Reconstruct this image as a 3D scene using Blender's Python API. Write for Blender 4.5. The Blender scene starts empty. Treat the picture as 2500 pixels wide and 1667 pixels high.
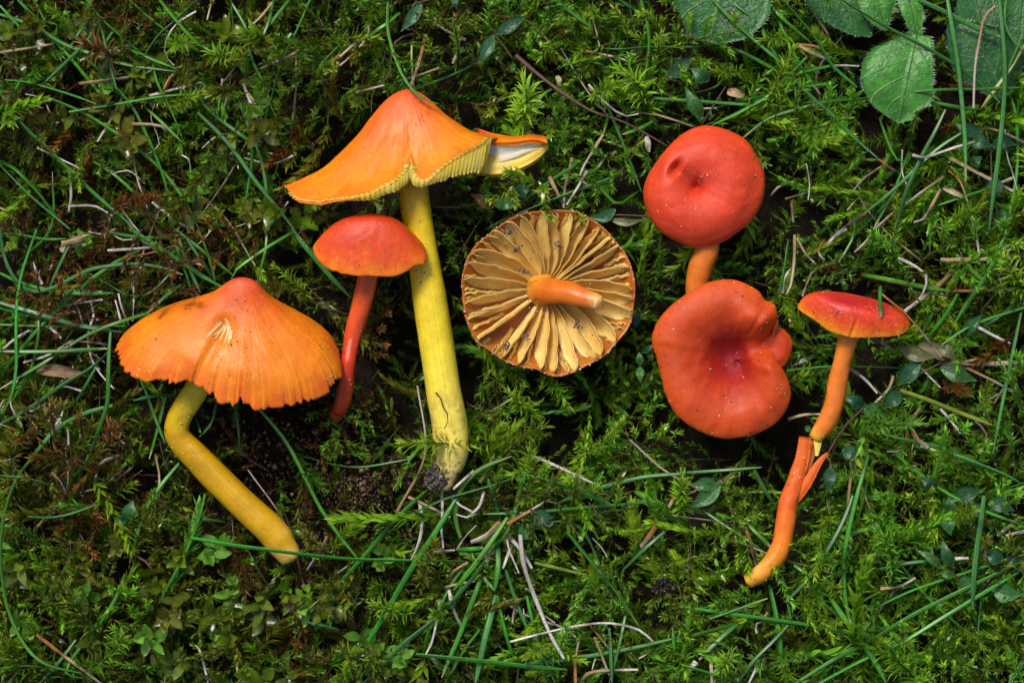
import bpy, math, numpy as np
from mathutils import Vector
from mathutils.bvhtree import BVHTree

# ------------------------------------------------------------------ camera, sky, sun, exposure
U = 7.2e-5            # one photo pixel on the moss plane, in metres (18 cm wide frame)
CAMH = 6250.0         # camera height in the same pixel units (0.45 m)
PW, PH = 2500.0, 1667.0
rng = np.random.default_rng(11)
scene = bpy.context.scene
col = scene.collection

cam_d = bpy.data.cameras.new('camera'); cam = bpy.data.objects.new('camera', cam_d); col.objects.link(cam)
cam.location = (0, 0, CAMH * U); cam_d.sensor_width = 36; cam_d.lens = 36 * CAMH / PW
cam_d.clip_start = 0.01; cam_d.clip_end = 50
cam_d.dof.use_dof = True; cam_d.dof.focus_distance = (CAMH - 50) * U; cam_d.dof.aperture_fstop = 18
scene.camera = cam

SUN_ELEV, SUN_AZ = math.radians(52), math.radians(-26)       # azimuth from +Y (top of the frame) towards -X
wd = bpy.data.worlds.new('World'); scene.world = wd; wd.use_nodes = True
wn = wd.node_tree
sky = wn.nodes.new('ShaderNodeTexSky'); sky.sky_type = 'NISHITA'; sky.sun_disc = False
sky.sun_elevation = SUN_ELEV; sky.sun_rotation = SUN_AZ
sky.air_density = 1.0; sky.dust_density = 4.0; sky.ozone_density = 1.0
bg = wn.nodes['Background']; bg.inputs['Strength'].default_value = 0.070
wn.links.new(sky.outputs[0], bg.inputs[0])
sd = bpy.data.lights.new('sun', 'SUN'); so = bpy.data.objects.new('sun', sd); col.objects.link(so)
sd.energy = 1.5; sd.angle = math.radians(16); sd.color = (1.0, 0.96, 0.9)
sdir = Vector((math.sin(SUN_AZ) * math.cos(SUN_ELEV), math.cos(SUN_AZ) * math.cos(SUN_ELEV), math.sin(SUN_ELEV)))
so.rotation_euler = sdir.to_track_quat('Z', 'Y').to_euler(); so.location = sdir * 2
vs = scene.view_settings; vs.view_transform = 'Standard'; vs.look = 'None'; vs.gamma = 1; vs.exposure = 0.92
vs.use_curve_mapping = False
scene.cycles.use_denoising = True
scene.cycles.max_bounces = 8; scene.cycles.transparent_max_bounces = 4

# ------------------------------------------------------------------ helpers
def W(x, y, z=0.0):
    """photo pixel (x, y) at height z (pixel units above the moss plane) -> world metres"""
    s = (CAMH - z) / CAMH
    return ((x - PW / 2) * U * s, (PH / 2 - y) * U * s, z * U)
def WA(a):
    a = np.asarray(a, float); s = (CAMH - a[:, 2]) / CAMH
    return np.stack([(a[:, 0] - PW / 2) * U * s, (PH / 2 - a[:, 1]) * U * s, a[:, 2] * U], 1)

def spline(pts, n, closed=False):
    """Catmull-Rom through pts (k,d), n samples evenly spread in chord length"""
    p = np.asarray(pts, float); k = len(p)
    if k == 2 and not closed: return p[0] + (p[1] - p[0]) * np.linspace(0, 1, n)[:, None]
    if closed: q = np.vstack([p[-1], p, p[0], p[1]]); m = k
    else: q = np.vstack([2 * p[0] - p[1], p, 2 * p[-1] - p[-2]]); m = k - 1
    seg = np.linalg.norm(q[2:m + 2] - q[1:m + 1], axis=1) + 1e-9
    cum = np.concatenate([[0], np.cumsum(seg)])
    u = np.linspace(0, cum[-1], n, endpoint=not closed)
    i = np.clip(np.searchsorted(cum, u, 'right') - 1, 0, m - 1)
    t = ((u - cum[i]) / seg[i])[:, None]
    a, b, c, d = q[i], q[i + 1], q[i + 2], q[i + 3]
    return 0.5 * (2 * b + (c - a) * t + (2 * a - 5 * b + 4 * c - d) * t ** 2 + (3 * b - a - 3 * c + d) * t ** 3)

def norm(v): return v / (np.linalg.norm(v, axis=-1, keepdims=True) + 1e-12)

def mesh_np(name, verts, faces, attrs=None, smooth=True, mats=(), midx=None):
    """faces: array (m,3) or (m,4), or a list of such arrays"""
    fl = faces if isinstance(faces, list) else [faces]
    fl = [np.asarray(f, np.int32) for f in fl if len(f)]
    me = bpy.data.meshes.new(name)
    verts = np.asarray(verts, np.float32)
    loops = np.concatenate([f.ravel() for f in fl]); tot = np.concatenate([np.full(len(f), f.shape[1], np.int32) for f in fl])
    me.vertices.add(len(verts)); me.vertices.foreach_set('co', verts.ravel())
    me.loops.add(len(loops)); me.loops.foreach_set('vertex_index', loops)
    me.polygons.add(len(tot)); me.polygons.foreach_set('loop_start', np.concatenate([[0], np.cumsum(tot)[:-1]]).astype(np.int32))
    if smooth: me.polygons.foreach_set('use_smooth', np.ones(len(tot), bool))
    if midx is not None: me.polygons.foreach_set('material_index', np.asarray(midx, np.int32))
    me.update(calc_edges=True)
    for k, v in (attrs or {}).items():
        v = np.asarray(v, np.float32)
        if k == 'col':
            a = me.color_attributes.new('col', 'FLOAT_COLOR', 'POINT')
            a.data.foreach_set('color', np.concatenate([v, np.ones((len(v), 1), np.float32)], 1).ravel())
        elif v.ndim == 2:
            a = me.attributes.new(k, 'FLOAT_VECTOR', 'POINT'); a.data.foreach_set('vector', v.ravel())
        else:
            a = me.attributes.new(k, 'FLOAT', 'POINT'); a.data.foreach_set('value', v)
    for m in mats: me.materials.append(m)
    return me

def add(name, me, parent=None, **props):
    o = bpy.data.objects.new(name, me); col.objects.link(o)
    if parent is not None: o.parent = parent
    for k, v in props.items(): o[k] = v
    return o
def part(name, me, parent, **props):
    """a part whose mesh is in world coordinates, under a thing whose Empty stands somewhere"""
    o = add(name, me, parent, **props); o.matrix_parent_inverse = parent.matrix_basis.inverted(); return o
def thing(name, loc, label, category, group=None):
    o = bpy.data.objects.new(name, None); col.objects.link(o); o.location = loc; o.empty_display_size = 0.005
    o['label'] = label; o['category'] = category
    if group: o['group'] = group
    return o

def grid_faces(nu, nv, close_u=False):
    i = np.arange(nu if close_u else nu - 1); j = np.arange(nv - 1)
    I, J = np.meshgrid(i, j, indexing='ij'); I2 = (I + 1) % nu
    return np.stack([I * nv + J, I2 * nv + J, I2 * nv + J + 1, I * nv + J + 1], -1).reshape(-1, 4)

def vnoise(p, seed=0, octaves=3):
    """cheap smooth noise in -1..1 from sums of rotated sines, p (n,d)"""
    r = np.random.default_rng(seed); out = np.zeros(len(p)); a = 1; tot = 0; f = 1.0
    for _ in range(octaves):
        for _ in range(3):
            k = r.normal(size=p.shape[1]) * f; out += a * np.sin(p @ k + r.uniform(0, 6.28)); tot += a
        f *= 2.1; a *= .55
    return out / tot * 1.6

# ------------------------------------------------------------------ materials
class NT:
    def __init__(s, name):
        s.m = bpy.data.materials.new(name); s.m.use_nodes = True; s.t = s.m.node_tree
        s.bsdf = s.t.nodes['Principled BSDF']; s.out = s.t.nodes['Material Output']
    def n(s, kind, **kw):
        nd = s.t.nodes.new('ShaderNode' + kind)
        for k, v in kw.items(): setattr(nd, k, v)
        return nd
    def l(s, a, b): s.t.links.new(a, b)
    def attr(s, name): return s.n('Attribute', attribute_name=name)
    def noise(s, vec, scale, detail=3, rough=.55):
        nd = s.n('TexNoise'); nd.inputs['Scale'].default_value = scale; nd.inputs['Detail'].default_value = detail
        nd.inputs['Roughness'].default_value = rough
        if vec is not None: s.l(vec, nd.inputs['Vector'])
        return nd.outputs['Fac']
    def ramp(s, fac, stops):
        nd = s.n('ValToRGB'); e = nd.color_ramp.elements
        while len(e) < len(stops): e.new(.5)
        for q, (p, c) in zip(e, stops):
            q.position = p; q.color = (c[0], c[1], c[2], 1) if hasattr(c, '__len__') else (c, c, c, 1)
        if hasattr(fac, 'default_value') or True: s.l(fac, nd.inputs[0])
        return nd.outputs[0]
    def mix(s, fac, a, b, mode='MIX'):
        nd = s.n('Mix', data_type='RGBA', blend_type=mode)
        for sock, v in ((nd.inputs[0], fac), (nd.inputs[6], a), (nd.inputs[7], b)):
            if hasattr(v, 'is_linked'): s.l(v, sock)
            elif hasattr(v, '__len__'): sock.default_value = (v[0], v[1], v[2], 1)
            else: sock.default_value = v if sock.type == 'VALUE' else (v, v, v, 1)
        return nd.outputs[2]
    def math(s, op, a, b=0.0):
        nd = s.n('Math', operation=op)
        for sock, v in zip(nd.inputs, (a, b)):
            if hasattr(v, 'is_linked'): s.l(v, sock)
            else: sock.default_value = v
        return nd.outputs[0]
    def bump(s, h, strength, dist):
        nd = s.n('Bump'); nd.inputs['Strength'].default_value = strength; nd.inputs['Distance'].default_value = dist
        s.l(h, nd.inputs['Height']); return nd.outputs[0]
    def set(s, **kw):
        for k, v in kw.items():
            k = k.replace('_', ' ')
            sock = s.bsdf.inputs[k]
            if hasattr(v, 'is_linked'): s.l(v, sock)
            elif hasattr(v, '__len__') and len(v) == 3 and sock.type == 'RGBA': sock.default_value = (*v, 1)
            else: sock.default_value = v
        return s
    def translucent(s, color, fac):
        tr = s.n('BsdfTranslucent'); mx = s.n('MixShader'); mx.inputs[0].default_value = fac
        s.l(color, tr.inputs[0]); s.l(s.bsdf.outputs[0], mx.inputs[1]); s.l(tr.outputs[0], mx.inputs[2]); s.l(mx.outputs[0], s.out.inputs[0])
        return s
    def pos(s): return s.n('NewGeometry').outputs['Position']

def plant_mat(name, rough=.4, spec=.5, trans=.35, nscale=900, amp=(.65, 1.25), hue=None):
    t = NT(name); c = t.attr('col').outputs['Color']
    n = t.noise(t.pos(), nscale, 3)
    c2 = t.mix(1.0, c, t.ramp(n, [(.25, amp[0]), (.75, amp[1])]), 'MULTIPLY')
    t.set(Base_Color=c2, Roughness=rough, Specular_IOR_Level=spec)
    return t.translucent(c2, trans).m

M_moss = plant_mat('moss_green', .27, .6, .40, 700, (.6, 1.35))
M_leafmoss = plant_mat('leafy_moss_wet', .22, .6, .45, 900, (.6, 1.25))
M_grass = plant_mat('grass_fibre', .36, .55, .25, 1500, (.7, 1.2))
M_straw = plant_mat('dry_straw', .6, .3, .2, 2500, (.55, 1.25))
M_stemlet = plant_mat('plant_stem', .45, .4, .1, 1500, (.7, 1.2))

def soil_mat():
    t = NT('dark_soil'); p = t.pos()
    c = t.ramp(t.noise(p, 260, 6, .65), [(.3, (.006, .004, .003)), (.55, (.018, .012, .007)), (.75, (.04, .027, .017))])
    g = t.ramp(t.noise(p, 2600, 2), [(.64, 0.0), (.72, 1.0)])
    c = t.mix(t.math('MULTIPLY', g, .5), c, (.12, .10, .085))
    t.set(Base_Color=c, Roughness=.85, Specular_IOR_Level=.12, Normal=t.bump(t.noise(p, 900, 5, .7), .8, .0012))
    return t.m
M_soil = soil_mat()
def grain_mat():
    t = NT('grain'); c = t.attr('col').outputs['Color']
    t.set(Base_Color=c, Roughness=.35, Specular_IOR_Level=.5); return t.m
M_grain = grain_mat()

def cap_mat(name, stops, streak, spot=None, streak_amt=.5, rough=.42, sss=.22, freq=34, sb=.22):
    """colour from apex (t=0) to margin (t=1) with fine radial streaks; pv=(cos,sin,t)"""
    t = NT(name); pv = t.attr('pv').outputs['Vector']
    sep = t.n('SeparateXYZ'); t.l(pv, sep.inputs[0])
    mul = t.n('VectorMath', operation='MULTIPLY'); t.l(pv, mul.inputs[0]); mul.inputs[1].default_value = (freq, freq, 1.6)
    mul2 = t.n('VectorMath', operation='MULTIPLY'); t.l(pv, mul2.inputs[0]); mul2.inputs[1].default_value = (3.2, 3.2, 2.2)
    n1 = t.noise(mul.outputs[0], 1.0, 4, .6); n2 = t.noise(mul2.outputs[0], 1.0, 3)
    p = t.pos(); n3 = t.noise(p, 260, 4, .6)
    fac = t.math('ADD', sep.outputs[2], t.math('MULTIPLY', t.math('SUBTRACT', n2, .5), .55))
    c = t.ramp(fac, stops)
    s = t.ramp(n1, [(.52, 0.0), (.68, 1.0)])
    edge = t.ramp(sep.outputs[2], [(.1, 0.0), (.55, 1.0)])
    c = t.mix(t.math('MULTIPLY', t.math('MULTIPLY', s, edge), streak_amt), c, streak)
    c = t.mix(1.0, c, t.ramp(n3, [(.3, .84), (.7, 1.1)]), 'MULTIPLY')
    # dark dirt dots and pale dust
    v = t.n('TexVoronoi'); v.inputs['Scale'].default_value = 330; v.inputs['Randomness'].default_value = 1; t.l(p, v.inputs['Vector'])
    dots = t.ramp(v.outputs['Distance'], [(.05, 1.0), (.10, 0.0)])
    keep = t.ramp(t.noise(p, 120, 2), [(.52, 0.0), (.6, 1.0)])
    c = t.mix(t.math('MULTIPLY', t.math('MULTIPLY', dots, keep), .75), c, (.07, .03, .015))
    v2 = t.n('TexVoronoi'); v2.inputs['Scale'].default_value = 620; t.l(p, v2.inputs['Vector'])
    d2 = t.ramp(v2.outputs['Distance'], [(.06, 1.0), (.13, 0.0)])
    k2 = t.ramp(t.noise(p, 170, 2), [(.5, 0.0), (.62, 1.0)])
    c = t.mix(t.math('MULTIPLY', t.math('MULTIPLY', d2, k2), .5), c, (.9, .62, .42))
    c = t.mix(1.0, c, t.ramp(t.noise(p, 3000, 3, .7), [(.3, .86), (.7, 1.13)]), 'MULTIPLY')
    b0 = t.bump(t.noise(p, 900, 4, .6), .25, .0003)
    b1n = t.n('Bump'); b1n.inputs['Strength'].default_value = .35; b1n.inputs['Distance'].default_value = .00015
    t.l(t.noise(p, 4200, 3, .65), b1n.inputs['Height']); t.l(b0, b1n.inputs['Normal']); b1 = b1n.outputs[0]
    nb = t.n('Bump'); nb.inputs['Strength'].default_value = sb; nb.inputs['Distance'].default_value = .0002
    t.l(n1, nb.inputs['Height']); t.l(b1, nb.inputs['Normal'])
    rg = t.n('MapRange'); t.l(t.noise(p, 150, 4, .6), rg.inputs[0]); rg.inputs[1].default_value = .35; rg.inputs[2].default_value = .65; rg.inputs[3].default_value = rough - .14; rg.inputs[4].default_value = rough + .1
    t.set(Base_Color=c, Roughness=rg.outputs[0], Specular_IOR_Level=.36, Subsurface_Weight=sss, Subsurface_Scale=.0016,
          Subsurface_Radius=(1.0, .38, .12), Normal=nb.outputs[0])
    return t.m

def flesh_mat(name, c0, c1, dirt=.4, rough=.45, streak=True, stops=None, sss=.2, dirt_end=0.0, trans=0.0):
    """stems and gills: colour c0..c1 with lengthwise fibres (pv=(cos,sin,s)); dirt_end adds soil stains near s=1"""
    t = NT(name); pv = t.attr('pv').outputs['Vector']; p = t.pos()
    sep = t.n('SeparateXYZ'); t.l(pv, sep.inputs[0])
    mul = t.n('VectorMath', operation='MULTIPLY'); t.l(pv, mul.inputs[0]); mul.inputs[1].default_value = (20, 20, 2.2)
    n1 = t.noise(mul.outputs[0], 1.0, 5, .65)
    n2 = t.noise(p, 190, 3)
    if stops: c = t.ramp(t.math('ADD', sep.outputs[2], t.math('MULTIPLY', t.math('SUBTRACT', n2, .5), .35)), stops)
    else: c = t.mix(t.ramp(n2, [(.35, 0.0), (.65, 1.0)]), c0, c1)
    c = t.mix(1.0, c, t.ramp(n1, [(.3, .84), (.7, 1.12)]), 'MULTIPLY')
    c = t.mix(1.0, c, t.ramp(t.noise(p, 330, 5, .7), [(.3, .78), (.55, 1.0), (.75, 1.12)]), 'MULTIPLY')
    v = t.n('TexVoronoi'); v.inputs['Scale'].default_value = 420; t.l(p, v.inputs['Vector'])
    dots = t.ramp(v.outputs['Distance'], [(.06, 1.0), (.12, 0.0)]); keep = t.ramp(t.noise(p, 150, 2), [(.5, 0.0), (.6, 1.0)])
    c = t.mix(t.math('MULTIPLY', t.math('MULTIPLY', dots, keep), dirt), c, (.05, .03, .015))
    if dirt_end:
        st = t.ramp(t.noise(p, 420, 5, .7), [(.50, 0.0), (.60, 1.0)])
        c = t.mix(t.math('MULTIPLY', t.math('MULTIPLY', st, t.ramp(sep.outputs[2], [(.68, 0.0), (.95, 1.0)])), dirt_end), c, (.05, .03, .018))
    b0 = t.bump(t.noise(p, 500, 4, .6), .3, .0004)
    bn = t.n('Bump'); bn.inputs['Strength'].default_value = .2; bn.inputs['Distance'].default_value = .0002; t.l(n1, bn.inputs['Height']); t.l(b0, bn.inputs['Normal']); b1 = bn.outputs[0]
    t.set(Base_Color=c, Roughness=rough - .06, Specular_IOR_Level=.42, Subsurface_Weight=sss, Subsurface_Scale=.0014,
          Subsurface_Radius=(1.0, .55, .15), Normal=b1)
    if trans:
        rnd = t.n('ObjectInfo').outputs['Random']; c3 = t.mix(1.0, c, t.ramp(rnd, [(0, (.90, .86, .78)), (1, (1.06, 1.06, 1.06))]), 'MULTIPLY')
        t.set(Base_Color=c3); t.translucent(c3, trans)
    return t.m

ORY = [(0, (.66, .085, .015)), (.25, (.72, .115, .010)), (.5, (.76, .165, .006)), (.8, (.78, .225, .006)), (1, (.76, .17, .008))]
M_cap_tall = cap_mat('cap_orange_tall', ORY, (.82, .36, .02), streak_amt=.38)
M_cap_bent = cap_mat('cap_orange_bent', [(0, (.60, .055, .018)), (.18, (.70, .10, .010)), (.42, (.76, .165, .006)), (.8, (.78, .205, .006)), (1, (.72, .135, .008))],
                     (.82, .34, .012), streak_amt=.5)
RED = [(0, (.66, .045, .018)), (.5, (.72, .06, .018)), (.8, (.76, .085, .012)), (1, (.82, .16, .01))]
M_cap_small = cap_mat('cap_red_small', [(0, (.60, .045, .012)), (.6, (.66, .062, .014)), (.85, (.72, .10, .008)), (1, (.78, .19, .008))], (.84, .14, .015), streak_amt=.35)
M_cap_dimple = cap_mat('cap_red_dimpled', [(0, (.46, .024, .008)), (.25, (.62, .048, .015)), (.7, (.66, .056, .014)), (.95, (.66, .066, .004)), (1, (.72, .11, .006))], (.72, .09, .012), streak_amt=.05, rough=.5, sb=.03)
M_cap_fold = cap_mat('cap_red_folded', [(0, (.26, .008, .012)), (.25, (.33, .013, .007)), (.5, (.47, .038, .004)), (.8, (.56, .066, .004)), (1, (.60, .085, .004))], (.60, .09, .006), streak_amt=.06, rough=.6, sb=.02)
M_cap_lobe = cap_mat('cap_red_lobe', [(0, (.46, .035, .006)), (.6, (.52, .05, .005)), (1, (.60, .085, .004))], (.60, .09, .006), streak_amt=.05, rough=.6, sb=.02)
M_cap_thin = cap_mat('cap_crimson', [(0, (.46, .015, .02)), (.35, (.55, .025, .018)), (.65, (.70, .06, .014)), (.85, (.8, .13, .008)), (1, (.85, .26, .01))], (.84, .2, .01), streak_amt=.35, rough=.46)
M_cap_back = cap_mat('cap_edge_brown_orange', [(0, (.45, .10, .012)), (1, (.40, .085, .010))], (.5, .14, .02), streak_amt=.2)
M_gill_yellow = flesh_mat('gill_yellow', (.93, .66, .06), (.94, .74, .16), .12, trans=.15)
M_gill_cream = flesh_mat('gill_cream', (.94, .60, .15), (.95, .67, .22), .35, sss=.3, trans=.03)
M_gill_dark = flesh_mat('gill_base_orange', (.38, .11, .010), (.44, .15, .016), .2)
M_flesh_white = flesh_mat('torn_white_flesh', (.86, .80, .55), (.88, .84, .72), .1, trans=.3)
M_flesh_apricot = flesh_mat('torn_apricot_flesh', (.84, .42, .10), (.88, .60, .32), .1)
M_stem_yellow = flesh_mat('stem_yellow', 0, 0, .55, .33, stops=[(0, (.76, .42, .008)), (.2, (.78, .54, .012)), (.6, (.80, .63, .035)), (.85, (.78, .62, .11)), (1, (.70, .55, .20))], dirt_end=.9)
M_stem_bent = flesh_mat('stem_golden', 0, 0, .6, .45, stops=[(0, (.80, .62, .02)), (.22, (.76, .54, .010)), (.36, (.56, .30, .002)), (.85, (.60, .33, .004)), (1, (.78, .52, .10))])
M_stem_red = flesh_mat('stem_red', 0, 0, .3, .4, stops=[(0, (.76, .13, .02)), (.35, (.70, .09, .018)), (.7, (.60, .04, .008)), (1, (.64, .08, .012))])
M_stem_orange = flesh_mat('stem_orange', 0, 0, .3, .4, stops=[(0, (.80, .25, .03)), (.5, (.80, .20, .025)), (.9, (.78, .2, .02)), (1, (.74, .34, .03))])
M_stem_low = flesh_mat('stem_orange_lower', 0, 0, .3, .4, stops=[(0, (.80, .15, .02)), (.4, (.78, .13, .018)), (.7, (.80, .22, .015)), (1, (.76, .36, .03))])
M_stem_stub = flesh_mat('stem_stub', 0, 0, .5, .38, stops=[(0, (.78, .36, .04)), (.25, (.68, .16, .008)), (.8, (.68, .16, .012)), (1, (.80, .38, .08))])
M_stem_cut = flesh_mat('stem_cut_face', (.86, .42, .12), (.88, .52, .2), .2)
# ------------------------------------------------------------------ ground: one soil sheet under everything
def zones(x, y):
    """per-point weights: bare soil, brown dead moss, leafy moss, bright green, density (photo pixels)"""
    x = np.asarray(x, float); y = np.asarray(y, float)
    def g(cx, cy, rx, ry): return np.exp(-(((x - cx) / rx) ** 2 + ((y - cy) / ry) ** 2))
    soil = g(890, 1220, 95, 100) + .9 * g(700, 1080, 110, 80) + .5 * g(790, 1130, 120, 90)
    dark = g(1190, 205, 150, 75) + .5 * g(1120, 290, 90, 60) + .6 * g(120, 700, 160, 120) + .55 * g(500, 380, 130, 110) + .35 * g(2330, 1000, 110, 90) \
        + .4 * g(1250, 1020, 90, 90) + .5 * g(1640, 660, 60, 60) + .35 * g(1330, 480, 80, 50) + .4 * g(1480, 1280, 120, 60) + .4 * g(420, 1230, 200, 90)
    brown = 1.0 * g(150, 850, 330, 260) + 1.1 * g(800, 1130, 220, 170) + .9 * g(330, 330, 380, 260) + .9 * g(330, 1230, 330, 130) + .5 * g(900, 900, 120, 110) + .4 * g(2300, 700, 130, 160)
    leafy = 1.3 * g(620, 1500, 260, 150) + .8 * g(180, 120, 260, 140) + .7 * g(590, 500, 170, 130) + .8 * g(740, 600, 100, 90) + .7 * g(640, 300, 130, 120) + .5 * g(120, 450, 170, 130) \
        + .6 * g(250, 1350, 250, 130) + .5 * g(900, 1560, 130, 130) + .4 * g(1180, 330, 70, 40)
    bright = 1.0 * g(1950, 500, 330, 260) + .9 * g(1850, 1550, 420, 160) + .9 * g(1500, 80, 300, 110) + .9 * g(100, 1480, 110, 90) + .6 * g(1450, 1000, 200, 160) + .6 * g(760, 120, 250, 110) + .7 * g(2050, 1250, 380, 200)
    return soil, dark, brown, leafy, bright

def ground():
    xs = np.concatenate([[-21000, -9000, -4000, -1800, -900], np.linspace(-420, 2920, 168), [3400, 4300, 6500, 11500, 23500]])
    ys = np.concatenate([[-21000, -9000, -4000, -1800, -900], np.linspace(-420, 2090, 127), [2600, 3400, 6000, 11000, 23000]])
    X, Y = np.meshgrid(xs, ys, indexing='ij'); x, y = X.ravel(), Y.ravel()
    s, d, *_ = zones(x, y)
    z = -215 + 22 * vnoise(np.stack([x, y], 1) / 60, 3) + 12 * vnoise(np.stack([x, y], 1) / 18, 4) + 150 * np.clip(s, 0, 1.1) - 40 * np.clip(d, 0, 1)
    v = np.stack([(x - PW / 2) * U, (PH / 2 - y) * U, z * U], 1)
    f = grid_faces(len(xs), len(ys))[:, ::-1]
    add('ground', mesh_np('ground', v, f, mats=[M_soil]), kind='structure')
ground()
def soil_z(x, y):
    s, d, *_ = zones(x, y); return -205 + 150 * np.clip(s, 0, 1.1) - 40 * np.clip(d, 0, 1)

# ------------------------------------------------------------------ mushrooms
def profile_fn(pts, n):
    """(r,h) control points -> n samples"""
    return spline(pts, n)

CAPS = {}      # name -> (BVH, world verts of the outer side)
MASKS = [np.array(q) for q in ([(1030, 1160), (1040, 1120), (1120, 1120), (1120, 1190), (1075, 1205), (1045, 1195)], [(1590, 1412), (1616, 1404), (1642, 1415), (1644, 1445), (1616, 1458), (1590, 1450)], [(1640, 0), (1645, 45), (1680, 98), (1765, 98), (1870, 45), (1885, 0)], [(1975, 0), (2040, 75), (2130, 88), (2280, 80), (2285, -10)], [(2105, 150), (2100, 200), (2130, 265), (2190, 300), (2262, 230), (2278, 150), (2240, 90)], [(2270, 70), (2290, 130), (2330, 190), (2500, 190), (2500, 0), (2330, 15)])]     # outlines (photo pixels) that moss must keep clear of
def smooth_closed(V, sig):
    n = len(V); k = np.minimum(np.arange(n), n - np.arange(n)); w = np.exp(-.5 * (k / sig) ** 2); w /= w.sum()
    return np.real(np.fft.ifft(np.fft.fft(V, axis=0) * np.fft.fft(w)[:, None], axis=0))
def cap_mesh(name, apex, axis, prof, rim, mats, nth=200, nt=48, thick=9, jag=0.0, jagn=0, disp=None, seed=1, wob=2.0, sm=.035, smp=2.0):
    A = np.array(apex, float); ax = norm(np.array(axis, float))
    R = spline(rim, nth, closed=True)
    th = np.linspace(0, 2 * np.pi, nth, endpoint=False)
    cs = np.stack([np.cos(th), np.sin(th)], 1)
    V = R - A; H = V @ ax; rad = V - H[:, None] * ax
    if jag:
        jr = np.random.default_rng(seed + 5)
        def nz(s): q = smooth_closed(jr.normal(size=(nth, 1)), s)[:, 0]; return q / q.std()
        j = 1 - jag * np.clip(.4 * nz(nth / jagn / 2.2) + .5 * nz(nth / jagn / 7) + .35 * nz(.9), -.4, 1.8)
        V = V * j[:, None]; H = H * j; rad = rad * j[:, None]
    Vs = smooth_closed(V, nth * sm); Hs = Vs @ ax; rs = Vs - Hs[:, None] * ax
    pr = profile_fn(prof, nt)
    t = np.linspace(0, 1, nt); k = (t ** smp)[None, :]
    Ht = Hs[:, None] * (1 - k) + H[:, None] * k; rt = rs[:, None] * (1 - k[..., None]) + rad[:, None] * k[..., None]
    P = A + ax * (Ht * pr[None, :, 1])[..., None] + rt * pr[None, :, 0][..., None]
    if disp is not None: P = P + disp(P, th[:, None] + 0 * t[None], t[None] + 0 * th[:, None])
    nn = vnoise(np.concatenate([np.repeat(cs * 3, nt, 0), np.tile(t * 4, nth)[:, None]], 1), seed, 3).reshape(nth, nt)
    rn = norm(rad)[:, None, :]
    P = P + rn * (nn * wob * np.minimum(1, t * 2.2)[None] ** 2)[..., None]
    fl = P.reshape(-1, 3); P[..., 2] += ((1.3 * vnoise(fl / 26, seed + 30, 3) + .5 * vnoise(fl / 9, seed + 31, 2)).reshape(nth, nt)) * np.minimum(1, t * 4)[None]
    # inner side: move against the surface normal
    du = np.roll(P, -1, 0) - np.roll(P, 1, 0); dv = np.gradient(P, axis=1)
    N = np.cross(du, dv); N = norm(N)
    ctr = A + ax * np.mean(H) * .9
    sgn = np.sign(np.mean(np.sum(N * (P - ctr), -1))); N = N * sgn
    Nn = N.copy(); Nn[:, 0] = norm(np.mean(N[:, 1], 0)); 
    tk = thick * (1 - .55 * t ** 3)[None, :, None]
    Q = P - Nn * tk
    Q[:, -1] = P[:, -1] * .55 + Q[:, -1] * .45
    vo, vi = P.reshape(-1, 3), Q.reshape(-1, 3)
    fo = grid_faces(nth, nt, True)
    f = np.concatenate([fo, fo[:, ::-1] + nth * nt])
    i = np.arange(nth); i2 = (i + 1) % nth; b = nth * nt
    rimf = np.stack([i * nt + nt - 1, i2 * nt + nt - 1, b + i2 * nt + nt - 1, b + i * nt + nt - 1], 1)
    if sgn > 0: f = f[:, ::-1]; rimf = rimf[:, ::-1]
    f = np.concatenate([f, rimf]); mi = np.concatenate([np.zeros(len(fo)), np.ones(len(fo)), np.zeros(len(rimf))])
    pv = np.concatenate([np.repeat(cs, nt, 0) * np.tile(np.minimum(1, t / .3), nth)[:, None], np.tile(t, nth)[:, None]], 1)
    verts = WA(np.concatenate([vo, vi]))
    me = mesh_np(name, verts, f, {'pv': np.concatenate([pv, pv])}, mats=mats, midx=mi)
    CAPS[name] = BVHTree.FromPolygons([tuple(v) for v in verts[:nth * nt]], [tuple(q) for q in fo])
    return me, P, Q, N, H, rad

def on_cap(name, x, y, lift=0.0):
    """world point where the sight line through (x,y) meets a cap, and its normal"""
    o = Vector((0, 0, CAMH * U)); d = (Vector(W(x, y, 0)) - o).normalized()
    h = CAPS[name].ray_cast(o, d)
    if h[0] is None: return None
    n = h[1] if h[1].z > 0 else -h[1]
    return h[0] + n * lift * U, n

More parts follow.
